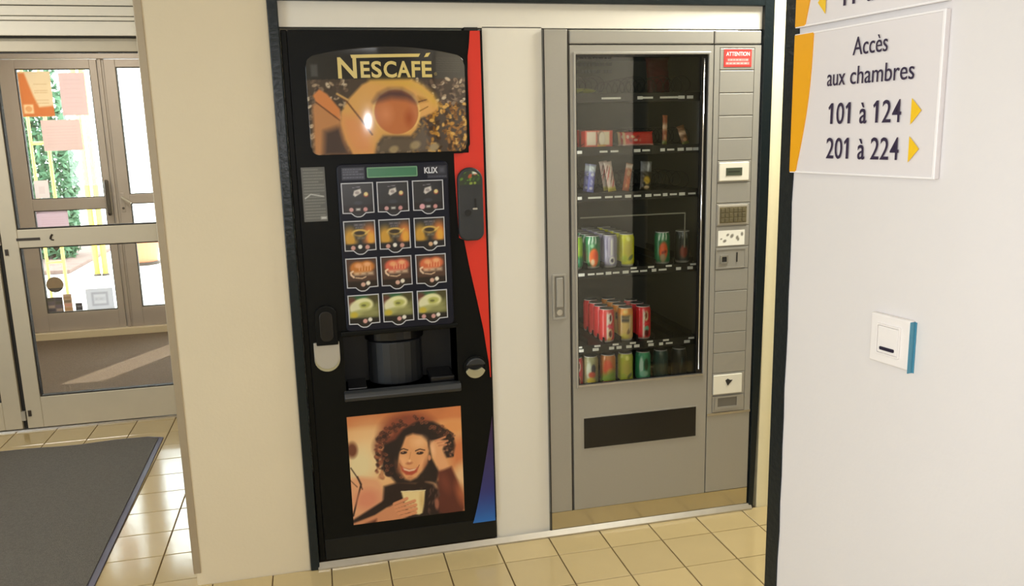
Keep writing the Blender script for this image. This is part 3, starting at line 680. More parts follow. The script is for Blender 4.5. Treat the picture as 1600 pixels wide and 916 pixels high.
ink_grid('hint_print', .442, .508, 1.356, 1.398, 40, 26, -.0126, p_hint2, print_mat(.4), KP, base=(26, 28, 42))
def card(cx, ztop, row, c):
    wd, hh = 0.104, 0.100; x0, x1 = cx-wd/2, cx+wd/2; zb = ztop-hh
    ol_ = [(x0, ztop), (x0, zb)]+[(cx-.024, zb-.001), (cx-.014, zb-.010), (cx-.006, zb-.0135), (cx+.006, zb-.0135), (cx+.014, zb-.010), (cx+.024, zb-.001)]+[(x1, zb), (x1, ztop)]
    def low(x):
        xs_ = [p[0] for p in ol_[1:9]]; return float(np.interp(x, xs_, [p[1] for p in ol_[1:9]]))
    def paint(k):
        g = lambda u, v: (x0+wd*u, zb+hh*v); q = .002
        def dot(u, v, r, c_): k.ell(*g(u, v), r, r, c_, .35)
        if row == 0:
            k.C[:] = (38, 38, 42); k.rect(*[g(.02, 0)[0], g(.98, 0)[0]], g(0, .0)[1], g(0, .26)[1], (26, 20, 24), .004)
            k.poly([g(.36, .60), (g(.42, .60)[0], g(0, .54)[1]), g(.62, .66), g(.60, .80), g(.40, .74)], (206, 200, 196), q)
            k.ell(*g(.49, .67), .007, .005, (150, 140, 140), .5); k.line([g(.36, .84), g(.58, .86)], .002, (120, 116, 130))
            dot(.76, .60, .008, (150, 60, 50)); dot(.76, .62, .0065, (214, 200, 140))
            k.ell(*g(.5, .34), .014, .006, (52, 54, 64), .6)
            dot(.28, .12, .007, (196, 150, 150)); dot(.72, .12, .007, (196, 140, 140)); k.rect(*[g(.43, 0)[0], g(.56, 0)[0]], g(0, .09)[1], g(0, .16)[1], (206, 206, 200), .003)
            if c == 2: dot(.3, .13, .009, (214, 160, 170))
        elif row == 1:
            k.C[:] = (36, 38, 42); k.ell(*g(.2, .42), .022, .034, (196, 148, 54), .9); k.ell(*g(.82, .5), .024, .036, (200, 120, 60), .9); k.ell(*g(.85, .4), .012, .022, (220, 160, 60), .8)
            k.ell(*g(.5, .58), .026, .014, (212, 176, 92), .3); k.ell(*g(.5, .59), .018, .007, (50, 38, 24), .4); k.poly([g(.3, .55), g(.36, .36), (g(.64, 0)[0], g(0, .36)[1]), g(.72, .55), g(.5, .48)], (60, 52, 40), .004, .8)
            k.line([g(.68, .56), g(.80, .66)], .005, (214, 176, 92)); k.scribble(g(.34, 0)[0], g(.68, 0)[0], g(0, .86)[1], .006, (134, 126, 134), 2); k.scribble(g(.38, 0)[0], g(.62, 0)[0], g(0, .77)[1], .005, (140, 130, 134), 4)
            k.scribble(g(.42, 0)[0], g(.66, 0)[0], g(0, .42)[1], .006, (150, 146, 132), 5, .6)
            k.rect(x0, x1, zb-.02, g(0, .22)[1], (24, 22, 26), .004)
            if c < 2: dot(.27, .1, .0075, (200, 150, 140)); dot(.72, .11, .0075, (196, 146, 136)); dot(.49, .13, .007, (226, 222, 214))
            else: dot(.52, .1, .0075, (206, 166, 130)); dot(.68, .13, .007, (226, 222, 214))
        elif row == 2:
            cc = ((190, 116, 50), (206, 96, 72), (206, 104, 66))[c]
            k.C[:] = (78, 54, 44); k.ell(*g(.38, .66), .026, .022, cc, .4); k.ell(*g(.66, .70), .026, .020, cc, .4); k.ell(*g(.4, .74), .012, .008, (226, 160, 110), .8); k.ell(*g(.68, .78), .012, .007, (228, 168, 120), .8)
            for i in range(5): k.line([g(.42+.09*i, .58), g(.43+.09*i, .72)], .003, (232, 176, 130), op=.7)
            k.line([g(.24, .36), g(.16, .44), g(.15, .52), g(.22, .56)], .006, (230, 200, 170)); k.scribble(g(.26, 0)[0], g(.9, 0)[0], g(0, .47)[1], .010, (214, 186, 156), 5, .9); k.line([g(.3, .34), g(.5, .31), g(.62, .36)], .004, (200, 170, 140))
            k.rect(x0, x1, zb-.02, g(0, .22)[1], (34, 24, 20), .004); dot(.52, .1, .0075, (206, 166, 150)); dot(.68, .14, .007, (230, 222, 206))
        else:
            k.C[:] = (120, 120, 74); k.ell(*g(.3, .93), .04, .012, (50, 96, 60), .8); k.ell(*g(.82, .85), .02, .018, (74, 70, 40), .8); k.ell(*g(.12, .75), .016, .02, (96, 56, 44), .8)
            k.ell(*g(.46, .64), .036, .024, (222, 220, 170), .25, 8); k.ell(*g(.52, .64), .020, .011, (176, 178, 96), .5, 8); k.ell(*g(.5, .63), .008, .004, (110, 110, 60), .6)
            k.ell(*g(.2, .55), .018, .02, (216, 214, 176), .6); k.ell(*g(.3, .38), .05, .010, (170, 170, 110), .8, 12); k.ell(*g(.7, .36), .03, .008, (140, 140, 90), .8); k.ell(*g(.18, .32), .012, .010, (190, 170, 60), .7)
            k.rect(x0, x1, zb-.02, g(0, .20)[1], (28, 26, 24), .004); dot(.52, .09, .0075, (206, 156, 150)); dot(.68, .13, .007, (232, 226, 216))
            if c == 2: dot(.2, .1, .0075, (196, 150, 150))
    b = ink_grid('selection_button', x0+.002, x1-.002, lambda x: low(x)+.002, ztop-.002, 44, 46, -.0150, paint, print_mat(.3, .2), KP, thick=.003)
    MB().ring(ol_, inset(ol_, .0032), -.0165, -.0118).build('button_frame', M['outline'], b)
for r_ in range(4):
    for c_ in range(3): card((.209, .324, .441)[c_]-r_*.0005, 1.351-.1245*r_, r_, c_)
# poster: woman with a cup
def PC(p):
    px, py = 570+p[0]/5.0875, 640+p[1]/5.0875
    v = (py-(655-18*(px-542)/179))/167.5; u = (px-(542+11*v))/(179-5*v)
    return (0.127+0.399*u, 0.549-0.401*v)
PS = 0.399/176/5.0875
def p_woman(k):
    P = lambda pts: [PC(p) for p in pts]; q = .003
    def e(cx, cy, rx, ry, c, soft=.3, ang=0, op=1): k.ell(*PC((cx, cy)), rx*PS, ry*PS*1.03, c, soft, -ang, op)
    k.C[:] = (226, 168, 112)
    k.poly(P([(-160, 60), (820, -60), (820, 90), (-160, 170)]), (206, 124, 74), q*4)
    e(40, 380, 200, 220, (232, 196, 144), 1.2); e(-40, 450, 110, 130, (226, 206, 158), 1.0); e(-100, 330, 40, 60, (110, 60, 40), .7)
    k.poly(P([(640, 260), (820, 230), (820, 520), (700, 480)]), (204, 120, 74), q*8); e(780, 560, 60, 110, (232, 190, 140), 1)
    e(700, 150, 120, 60, (222, 150, 90), 1)
    # light sweater of the sleeve at lower left
    k.poly(P([(-160, 880), (-130, 560), (-30, 540), (100, 560), (180, 700), (180, 760), (0, 870), (-130, 920)]), (222, 160, 118), q*3)
    k.line(P([(-110, 470), (-50, 560), (-20, 640)]), .004, (60, 34, 26)); k.line(P([(-60, 540), (-30, 600), (-60, 720), (-90, 850)]), .006, (50, 28, 22)); k.line(P([(-120, 560), (-60, 620)]), .003, (80, 46, 34))
    e(20, 720, 90, 80, (214, 136, 104), .9)
    # back hair
    e(340, 190, 215, 160, (140, 70, 48), .5); e(210, 300, 130, 120, (116, 58, 42), .6)
    rg = random.Random(4)
    for i in range(60):
        a = rg.uniform(100, 330); rx = rg.uniform(150, 215)
        cx = 330+rx*math.cos(math.radians(a))*1.15; cy = 330-rx*math.sin(math.radians(a))*1.2
        e(cx, cy, rg.uniform(14, 30), rg.uniform(10, 22), rg.choice([(120, 62, 44), (80, 42, 34), (150, 84, 58), (60, 32, 28)]), .6, rg.uniform(0, 90), .8)
    k.poly(P([(150, 290), (240, 250), (300, 170), (420, 105), (540, 110), (620, 150), (700, 210), (720, 300), (700, 390), (650, 395), (600, 310), (520, 260), (500, 420), (460, 520), (560, 560), (580, 470), (600, 500), (560, 600), (250, 600), (200, 540), (140, 500), (130, 380)]), (34, 22, 22), q*2)
    for i in range(70):
        cx, cy = rg.uniform(600, 720), rg.uniform(190, 390); e(cx, cy, rg.uniform(8, 16), rg.uniform(6, 12), rg.choice([(30, 20, 20), (96, 60, 48), (60, 36, 30), (150, 104, 80)]), .6, rg.uniform(0, 90), .7)
    for i in range(40):
        cx, cy = rg.uniform(85, 150), rg.uniform(240, 560); e(cx, cy, rg.uniform(8, 20), rg.uniform(8, 18), rg.choice([(110, 60, 44), (50, 30, 26), (150, 90, 62), (190, 130, 90)]), .7, rg.uniform(0, 90), .7)
    for i in range(90):
        a = math.radians(rg.uniform(20, 250)); rr_ = rg.uniform(.82, 1.12)
        cx, cy = 400+280*rr_*math.cos(a), 330-240*rr_*math.sin(a)
        if cy > 560: continue
        t_ = [PC((cx+14*math.cos(b_)*(1-b_/14), cy+11*math.sin(b_)*(1-b_/14))) for b_ in np.linspace(0, 7, 9)]
        k.line(t_, .0035, rg.choice([(44, 26, 24), (86, 46, 36), (126, 72, 50), (60, 34, 28)]), .002, .8)
    # neck and dark polo neck
    k.poly(P([(150, 620), (260, 590), (400, 600), (480, 550), (590, 590), (620, 700), (600, 900), (480, 930), (330, 880), (140, 760)]), (34, 18, 18), q*2)
    k.poly(P([(480, 590), (560, 585), (600, 660), (560, 640), (540, 610)]), (206, 160, 120), q*2, .8)
    # face
    k.poly(P([(320, 225), (380, 202), (450, 220), (500, 270), (512, 340), (500, 420), (462, 500), (410, 556), (360, 578), (318, 566), (276, 510), (252, 430), (262, 350), (288, 280)]), (222, 158, 106), q*2)
    e(430, 270, 60, 50, (236, 182, 130), 1.0, 0, .8); e(300, 420, 40, 46, (232, 172, 122), 1, 0, .8); e(455, 430, 34, 46, (228, 164, 114), 1, 0, .8); e(266, 470, 26, 70, (150, 90, 60), 1, -10, .6); e(480, 470, 22, 70, (160, 96, 64), 1, 12, .6)
    k.line(P([(278, 332), (305, 322), (338, 334)]), .004, (60, 32, 26)); k.line(P([(400, 340), (435, 326), (474, 336)]), .004, (60, 32, 26))
    e(306, 354, 26, 12, (52, 30, 26), .4); e(436, 358, 28, 12, (52, 30, 26), .4); e(300, 350, 5, 4, (200, 160, 130), .5); e(430, 354, 5, 4, (200, 160, 130), .5)
    k.line(P([(362, 350), (352, 400), (344, 432)]), .003, (196, 130, 84), op=.7); e(350, 438, 26, 12, (176, 104, 70), .8, 0, .8); e(352, 420, 12, 14, (240, 190, 140), .8, 0, .7)
    k.poly(P([(280, 452), (300, 470), (350, 486), (400, 482), (425, 466), (410, 510), (370, 534), (325, 530), (292, 500)]), (176, 74, 52), q)
    k.poly(P([(298, 474), (350, 492), (408, 480), (390, 496), (350, 504), (310, 492)]), (238, 214, 184), q*.8)
    k.line(P([(272, 440), (284, 462)]), .0025, (140, 76, 52)); k.line(P([(430, 452), (420, 474)]), .0025, (140, 76, 52)); e(356, 556, 26, 12, (204, 136, 92), .8)
    k.poly(P([(250, 470), (236, 350), (262, 280), (320, 205), (300, 280), (268, 360)]), (34, 22, 22), q*1.5)
    k.poly(P([(500, 260), (520, 330), (530, 400), (590, 510), (560, 600), (470, 560), (440, 540), (500, 440), (516, 340)]), (34, 22, 22), q*1.5)
    e(512, 396, 12, 24, (206, 140, 98), .6)
    # raised forearm and hand in the hair
    k.poly(P([(520, 300), (540, 258), (590, 250), (650, 262), (620, 330), (650, 420), (676, 482), (590, 512), (556, 420)]), (226, 164, 116), q*1.5)
    for a, b in (((560, 262), (640, 232)), ((580, 280), (660, 262)), ((590, 300), (650, 292))): k.line(P([a, b]), .007, (206, 136, 96))
    e(540, 330, 20, 60, (238, 186, 140), .9, -8, .7)
    k.poly(P([(584, 512), (690, 470), (740, 580), (790, 740), (800, 810), (760, 900), (590, 900), (580, 700)]), (92, 42, 32), q*2); e(640, 600, 40, 90, (116, 56, 42), 1, -20, .8); e(770, 700, 40, 110, (168, 92, 60), 1, -16, .7)
    for i in range(14): e(rg.uniform(490, 590), rg.uniform(650, 850), 8, 22, (86, 58, 52), .7, rg.uniform(-30, 30), .6)
    e(572, 770, 18, 50, (150, 92, 72), .7)
    # dark band, forearm, hand, cup
    k.poly(P([(-120, 900), (40, 800), (200, 700), (300, 650), (300, 700), (220, 760), (80, 850), (-110, 930)]), (36, 20, 18), q*1.5)
    k.poly(P([(-120, 960), (-110, 915), (80, 850), (230, 760), (300, 730), (330, 860), (240, 940), (100, 960)]), (206, 138, 98), q*1.5)
    k.poly(P([(-100, 960), (90, 880), (90, 960)]), (90, 46, 34), q*2)
    k.poly(P([(285, 664), (478, 658), (468, 760), (455, 842), (430, 858), (390, 850), (330, 800), (300, 720)]), (230, 206, 148), q); e(450, 740, 20, 80, (206, 170, 110), 1, 0, .6); k.line(P([(285, 664), (478, 658)]), .003, (244, 226, 180))
    for a, b, wdt in (((232, 762), (330, 722), .012), ((240, 790), (392, 742), .012), ((250, 815), (400, 776), .013), ((270, 842), (404, 808), .013), ((300, 866), (400, 838), .012)):
        k.line(P([a, b]), wdt, (214, 144, 102), .003); k.line(P([(a[0], a[1]+14), (b[0], b[1]+14)]), .002, (140, 80, 56), op=.6)
    k.poly(P([(120, 1000), (240, 905), (400, 862), (600, 850), (820, 900), (820, 1000)]), (24, 14, 14), q*2)
PO = ink_grid('poster', .127, .526, .148, .549, 176, 176, -.0015, p_woman, print_mat(.45), CM); PO['label'] = 'orange toned photo of a curly haired person in dark polo neck holding a cup'

# ================================================================== SNACK MACHINE
SM = thing('snack_vending_machine', 'tall silver grey snack and can machine with glass front in the niche', 'vending machine', (1.26, 0.0, 0.0))
cb = MB().box(.856, .872, .03, .72, .02, 1.834).box(1.65, 1.6665, .03, .72, .02, 1.834).box(.872, 1.65, .03, .72, 1.80, 1.834).box(.872, 1.65, .70, .72, .02, 1.80).box(.872, 1.65, .03, .70, .02, .48)
cb.build('cabinet', M['silverdk'], SM)
MB().box(.90, .91, .034, .62, .485, 1.795).box(1.49, 1.50, .034, .62, .485, 1.795).box(.91, 1.49, .61, .62, .485, 1.795).box(.91, 1.49, .034, .61, 1.785, 1.795).box(.91, 1.49, .034, .61, .484, .494).build('interior_liner', M['liner'], SM)
MB().box(.853, .939, 0.002, .03, .09, 1.838).build('hinge_post', M['silver'], SM, bevel=.003)
MB().box(.939, .947, .012, .03, .09, 1.836).build('post_seam', mat('seam_grey', (84, 80, 74), .6), SM)
MB().box(.853, .8575, -.0005, .004, .02, 1.838).build('edge_strip', M['seam'], SM)
# handle lock on the post
hl = MB().ring(rrect(.872, .924, .836, 1.000, .004, 2), rrect(.880, .916, .844, .994, .003, 2), -.004, .004).build('lock_handle', M['silver'], SM, bevel=.001)
MB().box(.880, .916, .0, .003, .844, .994).build('handle_well', M['silverdk'], hl)
MB().box(.886, .911, -.007, .001, .880, .988).build('handle_lever', M['silver'], hl, bevel=.003)
MB().prism(circ(.898, .862, .011, n=16), -.005, .001).build('lock_cylinder', M['lockgrey'], hl)
# glazed door
MB().box(.947, 1.4805, 0.0, .03, 1.790, 1.836).build('header', M['silver'], SM, bevel=.004)
go = [(.947, .098), (1.4805, .098), (1.4805, 1.786), (.947, 1.786)]
fr = MB().box(.947, .966, 0, .03, .578, 1.786).box(1.462, 1.4805, 0, .03, .578, 1.786).box(.966, 1.462, 0, .03, 1.755, 1.786).box(.947, 1.4805, 0, .03, .092, .578)
fr.build('door_frame', M['silver'], SM)
MB().ring([(.958, .570), (1.470, .570), (1.470, 1.764), (.958, 1.764)], rrect(.967, 1.461, .579, 1.754, .012, 0) if False else [(.9665, .5785), (1.4615, .5785), (1.4615, 1.7545), (.9665, 1.7545)], -.005, 0.001).build('glass_bezel', M['silver'], SM, bevel=.002)
MB().ring([(.966, .578), (1.462, .578), (1.462, 1.755), (.966, 1.755)], [(.971, .584), (1.436, .584), (1.436, 1.748), (.971, 1.748)], .003, .012).build('glass_gasket', M['blackgloss'], SM)
MB().box(.964, 1.464, .012, .018, .576, 1.757).build('glass_pane', M['glass'], SM)
MB().tube([(1.446, .003, .60), (1.446, .003, 1.74)], .0035, 10).build('chrome_bead', M['chrome'], SM, smooth=True)
MB().box(.966, 1.462, -.006, .004, .576, .582).build('bottom_bead', M['alu'], SM)
MB().box(1.0, 1.41, .06, .063, 1.188, 1.193).box(1.407, 1.411, .06, .063, 1.06, 1.19).build('acrylic_edge', mat('acrylic_edge', (150, 150, 140), .3), SM)
gp = MB(); rgp = random.Random(8)
for z_ in (1.742, 1.718, 1.694):
    x_ = .972
    while x_ < 1.10:
        q_ = rgp.uniform(.006, .016); gp.box(x_, x_+q_, .0112, .0118, z_, z_+.011 if z_ < 1.74 else z_+.004); x_ += q_+.004
gp = gp.build('small_print', mat('faint_print', (66, 66, 62), .5), SM); gp['kind'] = 'stuff'
MB().tube([(.916, .050, .60), (.916, .050, 1.70)], .005, 8).build('fill_tube', M['tag'], SM, smooth=True)  # plain white tube added beside the fill light, does not glow
# delivery flap
fp = MB().box(.986, 1.438, -.003, .002, .333, .4515).build('delivery_flap', M['blackgloss'], SM, bevel=.002)
MB().ring([(.981, .328), (1.443, .328), (1.443, .4565), (.981, .4565)], [(.986, .333), (1.438, .333), (1.438, .4515), (.986, .4515)], -.002, .001).build('flap_frame', M['silver'], SM)
# selector column
MB().box(1.4845, 1.6665, 0, .03, 1.790, 1.836).build('header', M['silver'], SM, bevel=.004)
MB().box(1.4845, 1.504, 0, .03, .417, 1.786).box(1.642, 1.6665, 0, .03, .417, 1.786).box(1.504, 1.642, .004, .03, .417, 1.786).box(1.504, 1.642, 0, .01, 1.778, 1.786).build('column_frame', M['silver'], SM)
MB().box(1.4805, 1.4845, .006, .03, .092, 1.836).build('column_seam', M['seam'], SM)
MB().box(1.4845, 1.6665, 0, .03, .092, .408).build('lower_panel', M['silver'], SM, bevel=.002)
MB().box(1.4845, 1.6665, -.003, .02, .408, .417).build('metal_bead', M['alu'], SM)
zs_ = [1.776, 1.70, 1.62, 1.54, 1.46, 1.38, 1.30, 1.225, 1.14, 1.062, .978, .895, .812, .735, .655, .575, .485, .417]
PN = []
for a, b in zip(zs_[:-1], zs_[1:]):
    PN.append(MB().box(1.506, 1.640, -.001, .005, b+.0015, a-.0015).build('blank_panel', M['silver'], SM, bevel=.0015))
lb = MB().box(1.520, 1.628, -.0025, -.0005, 1.711, 1.772).build('warning_label', M['redlabel'], PN[0])
wl = mat('label_white', (250, 226, 224), .5)
text_mesh('ATTENTION', 1.528, 1.620, 1.749, .014, -.0025, .0006, .02).build('lettering', wl, PN[0])
def p_warn(k): k.scribble(1.535, 1.614, 1.735, .006, (250, 214, 210), 3, .9); k.scribble(1.528, 1.62, 1.723, .006, (250, 214, 210), 5, .9)
ink_grid('small_print', 1.524, 1.624, 1.715, 1.742, 60, 18, -.0032, p_warn, print_mat(.5), PN[0], base=(222, 66, 62), thick=.0008)
PN[5].name = 'display_panel'
MB().box(1.510, 1.630, -.006, 0, 1.306, 1.374).build('display_bezel', M['ivory'], PN[5], bevel=.003); MB().box(1.537, 1.601, -.0075, -.004, 1.326, 1.354).build('display_screen', M['lcdgrey'], PN[5])
MB().box(1.545, 1.592, -.008, -.0072, 1.338, 1.342).build('display_digits', mat('lcd_ink', (40, 44, 36), .5), PN[5])
PN[7].name = 'keypad_panel'
MB().box(1.510, 1.631, -.004, 0, 1.145, 1.219).build('keypad_plate', M['lockgrey'], PN[7], bevel=.002); MB().box(1.517, 1.625, -.0055, -.003, 1.152, 1.211).build('keypad_mask', M['grille'], PN[7])
for r_ in range(3):
    for c_ in range(6): MB().box(1.5205+c_*.0172, 1.5335+c_*.0172, -.008, -.005, 1.156+r_*.018, 1.170+r_*.018).build('key', mat('key_bronze', (98, 90, 66), .5), PN[7], bevel=.001)
def p_stick(k):
    for u, v, s in ((.12, .45, .004), (.25, .3, .007), (.36, .7, .006), (.52, .62, .008), (.72, .5, .007), (.76, .38, .006), (.9, .72, .007)): k.ell(1.513+.108*u, 1.068+.056*v, s, s*.7, (130, 126, 116), .7, u*100)
PN[8].name = 'sticker_panel'
ink_grid('white_sticker', 1.513, 1.621, 1.068, 1.124, 50, 28, -.0025, p_stick, print_mat(.5), PN[8], base=(238, 236, 226))
PN[9].name = 'coin_panel'
MB().ring([(1.506, .982), (1.628, .982), (1.628, 1.055), (1.506, 1.055)], [(1.509, .985), (1.625, .985), (1.625, 1.052), (1.509, 1.052)], -.003, 0).build('coin_plate', M['silver'], PN[9])
MB().ring(rrect(1.524, 1.556, 1.000, 1.032, .003, 2), rrect(1.530, 1.550, 1.006, 1.026, .002, 2), -.005, 0).build('reject_button', M['silverdk'], PN[9]); MB().box(1.530, 1.550, -.002, 0, 1.006, 1.026).build('button_face', M['seam'], PN[9])
MB().box(1.590, 1.595, -.003, 0, 1.004, 1.040).build('coin_slot', M['seam'], PN[9])
PN[15].name = 'card_panel'
MB().box(1.507, 1.627, -.006, 0, .492, .568).build('card_reader', M['ivory'], PN[15], bevel=.002)
MB().prism([(1.556, .546), (1.566, .552), (1.576, .546), (1.586, .546), (1.566, .524)], -.0075, -.005).build('arrow_mark', M['seam'], PN[15])
PN[16].name = 'coin_return_panel'
MB().ring([(1.516, .430), (1.622, .430), (1.622, .482), (1.516, .482)], [(1.527, .440), (1.608, .440), (1.608, .476), (1.527, .476)], -.004, 0).build('coin_return', M['silver'], PN[16])
MB().box(1.527, 1.608, -.002, 0, .440, .476).build('return_well', mat('well_grey', (104, 100, 92), .6), PN[16])
# kick plate
MB().box(.853, 1.6665, 0.002, .03, .023, .090).build('kick_plate', M['kick'], SM)
MB().box(1.60, 1.668, .02, .06, 1.836, 1.842).build('dark_top_edge', M['blackdeep'], SM)  # small dark strip along the top right edge of the machine

# trays
TY = .098
TOPS = [1.628, 1.440, 1.275, .992, .702, .528]
COLS = [1.005, 1.072, 1.139, 1.208, 1.278, 1.352, 1.430]
TAGS = {0: [(1.108, .03), (1.141, .05), (1.24, .02), (1.27, .04), (1.335, .035), (1.37, .04), (1.402, .025), (1.436, .025)],
        1: [(1.008, .02), (1.10, .03), (1.142, .03), (1.23, .025), (1.265, .03), (1.33, .018), (1.362, .028), (1.402, .025), (1.436, .025), (1.462, .022)],
        2: [(1.005, .022), (1.065, .05), (1.12, .03), (1.156, .028), (1.195, .024), (1.232, .028), (1.275, .024), (1.31, .028), (1.342, .018), (1.375, .028), (1.41, .024), (1.45, .03)],
        3: [(1.012, .024), (1.05, .026), (1.084, .028), (1.118, .022), (1.148, .026), (1.186, .024), (1.222, .03), (1.258, .028), (1.30, .018), (1.335, .032), (1.40, .02), (1.448, .022)],
        4: [(1.008, .02), (1.066, .024), (1.13, .02), (1.16, .02), (1.20, .022), (1.232, .022), (1.29, .022), (1.332, .016), (1.366, .028), (1.44, .024)], 5: []}
UP = {3: [1.218, 1.288, 1.36, 1.46], 4: [1.0, 1.073, 1.146, 1.216, 1.286, 1.352, 1.458]}
tagme = {}
for i, zt in enumerate(TOPS):
    tr = MB().box(.912, 1.488, TY, .58, zt-.010, zt).box(.912, 1.488, TY-.006, TY, zt-.030, zt+.002)
    if i >= 3:
        for c in [.97]+[x+.0345 for x in COLS]:
            if c < 1.485: tr.box(c-.0015, c+.0015, TY+.01, .56, zt, zt+.022)
    T = tr.build('tray', M['tray'], SM)
    def put(x, z, wd, hh):
        k = (round(wd, 3), hh)
        if k not in tagme:
            o = MB().box(-wd/2, wd/2, -.0012, .0, -hh/2, hh/2).build('price_tag', M['tag'], T, org=(0, 0, 0)); tagme[k] = o.data
        else:
            o = bpy.data.objects.new('price_tag', tagme[k]); COL.objects.link(o); o.parent = T
        o.location = Vector((x, TY-.0062, z))-ORG[T.as_pointer()]
    for x, wd in TAGS[i]:
        put(x, zt-.016, wd, .011 if wd < .026 else .007)
    for x in UP.get(i, []): put(x, zt-.003, .024, .007)
    if i < 3:
        for c in ([1.02, 1.092, 1.25, 1.352, 1.43] if i < 2 else [1.0, 1.066, 1.138, 1.21, 1.28, 1.352, 1.43]):
            pts = []; R = .030
            for s in range(73):
                a = 2*math.pi*s/12; pts.append((c+R*math.sin(a), .125+.42*s/72, zt+.036-R*math.cos(a)))
            MB().tube(pts, .0012, 4).build('coil', M['coil'], T, smooth=True)

# ---- cans
CAN_R, CAN_H = .030, .123
def make_can(label, group, base, paint, x, z, y=.142, h=CAN_H):
    t = thing('drink_can', label, 'can', (x, y, z), group)
    prof = [(.0225, 0), (.026, .002), (.0295, .012), (.030, .016)]+[(.030, .016+(h-.034)*k/26) for k in range(1, 27)]+[(.029, h-.012), (.0262, h-.004), (.0268, h-.001), (.0262, h)]
    n = 48; V = []; X = []; Z = []
    for r, zz in prof:
        for i in range(n):
            a = 2*math.pi*i/n; V.append((r*math.cos(a), r*math.sin(a), zz)); b = (a-math.pi*1.5+math.pi) % (2*math.pi)-math.pi
            X.append(b/1.2+.28); Z.append(zz/h)
    F = [(k*n+i, k*n+(i+1) % n, (k+1)*n+(i+1) % n, (k+1)*n+i) for k in range(len(prof)-1) for i in range(n)]; F.append(tuple(range(n-1, -1, -1)))
    ink = Ink(np.array(X), np.array(Z), base); paint(ink)
    me = bpy.data.meshes.new('can_body'); me.from_pydata(V, [], F); me.update()
    C = ink.C.copy(); zz = np.array(Z); C[zz < .03] = (176, 176, 172); C[zz > .975] = (196, 196, 194)
    L = np.ones((len(V), 4)); L[:, :3] = s2l(np.clip(C*1.14, 0, 255)); me.color_attributes.new('ink', 'FLOAT_COLOR', 'POINT').data.foreach_set('color', L.ravel())
    me.polygons.foreach_set('use_smooth', [True]*len(me.polygons)); me.materials.append(print_mat(.28, .3))
    b = bpy.data.objects.new('can_body', me); COL.objects.link(b); b.parent = t; ORG[b.as_pointer()] = Vector((x, y, z))
    MB().lathe([(.0262, h), (.024, h), (.0232, h-.004), (0.0005, h-.004)], 0, 0, n, cap=False).build('can_lid', M['canalu'], t, org=(0, 0, 0), smooth=True)
    MB().prism([(-.005, -.004), (.005, -.004), (.006, .006), (.003, .011), (-.003, .011), (-.006, .006)], 0, .0012).build('can_tab', M['canalu'], t, org=(0, 0, 0)).matrix_local = Matrix.Translation((0, -.002, h-.0045)) @ Matrix.Rotation(math.radians(90), 4, 'X')
    return t
def behind(src, n, label, group, dy=.0625):
    for i in range(1, n+1):
        c = copy_tree(src); c.location = src.location+Vector((0, dy*i, 0)); c['label'] = ('second', 'third', 'fourth', 'fifth')[i-1]+' from the front in the '+label; c['group'] = group
def pc_lime(k): k.poly([(-2, .45), (2, .35), (2, 0), (-2, 0)], (56, 140, 100), .06); k.ell(.1, .6, .35, .22, (196, 214, 110), .5); k.ell(.2, .25, .3, .1, (110, 180, 150), .6)
def pc_greenorange(k):
    k.rect(-3, 3, 0, .14, (40, 84, 56), .05); k.ell(.2, .34, .52, .28, (226, 104, 46), .3); k.ell(.05, .2, .2, .1, (224, 190, 160), .6); k.ell(.35, .42, .25, .14, (214, 80, 40), .6)
    for x in (-.35, 0, .35): k.line([(x, .80), (x+.05, .92)], .13, (206, 220, 212), .06)
    k.ell(0, .70, .2, .06, (150, 200, 160), .6); k.rect(-2.5, -.55, .15, .6, (116, 84, 60), .2, .7)
def pc_lilac(k):
    k.rect(-.05, .4, .34, .9, (226, 222, 236), .06); k.line([(.1, .4), (.1, .86)], .09, (120, 112, 150), .04); k.line([(-.3, .2), (-.3, .84)], .10, (120, 114, 150), .06)
    k.ell(.3, .22, .3, .12, (232, 230, 236), .3); k.ell(.3, .22, .16, .06, (60, 54, 80), .5); k.rect(-.35, -.2, .1, .5, (180, 178, 196), .1)
def pc_yellow(k): k.ell(.1, .5, .5, .3, (186, 176, 60), .9); k.ell(.5, .28, .32, .07, (96, 110, 30), .5, 10); k.ell(.2, .86, .2, .07, (232, 236, 120), .6); k.ell(-.2, .25, .3, .1, (160, 176, 40), .8)
def pc_greenred(k):
    k.ell(.1, .42, .48, .28, (206, 84, 44), .35); k.ell(.05, .2, .3, .14, (150, 130, 100), .6); k.line([(-.1, .36), (.4, .40)], .07, (120, 24, 20), .06)
    for x in (-.35, 0, .35): k.line([(x, .80), (x+.04, .93)], .13, (214, 226, 216), .06)
def pc_darkred(k):
    k.ell(.1, .36, .42, .2, (120, 44, 36), .5)
    for x in (-.35, 0, .35): k.line([(x, .82), (x+.04, .92)], .10, (140, 146, 144), .06)
def pc_cherry(k):
    k.rect(.0, .22, .05, .9, (236, 214, 206), .06); k.ell(.4, .72, .26, .17, (232, 218, 210), .3); k.ell(.42, .74, .13, .10, (96, 24, 28), .4); k.ell(.38, .25, .30, .17, (226, 196, 160), .35); k.ell(.42, .26, .18, .10, (110, 36, 36), .4)
    k.line([(.1, .50), (.7, .46)], .06, (220, 70, 110), .05); k.ell(.3, .1, .2, .05, (206, 160, 90), .6)
def pc_cherry2(k):
    k.rect(-.05, .14, .05, .9, (240, 220, 212), .06); k.ell(.34, .72, .24, .15, (206, 190, 150), .35); k.ell(.3, .74, .12, .10, (120, 26, 30), .4); k.ell(.42, .33, .28, .09, (110, 180, 150), .35); k.line([(.1, .48), (.7, .50)], .05, (230, 60, 70), .05); k.ell(.4, .2, .24, .10, (90, 20, 26), .5)
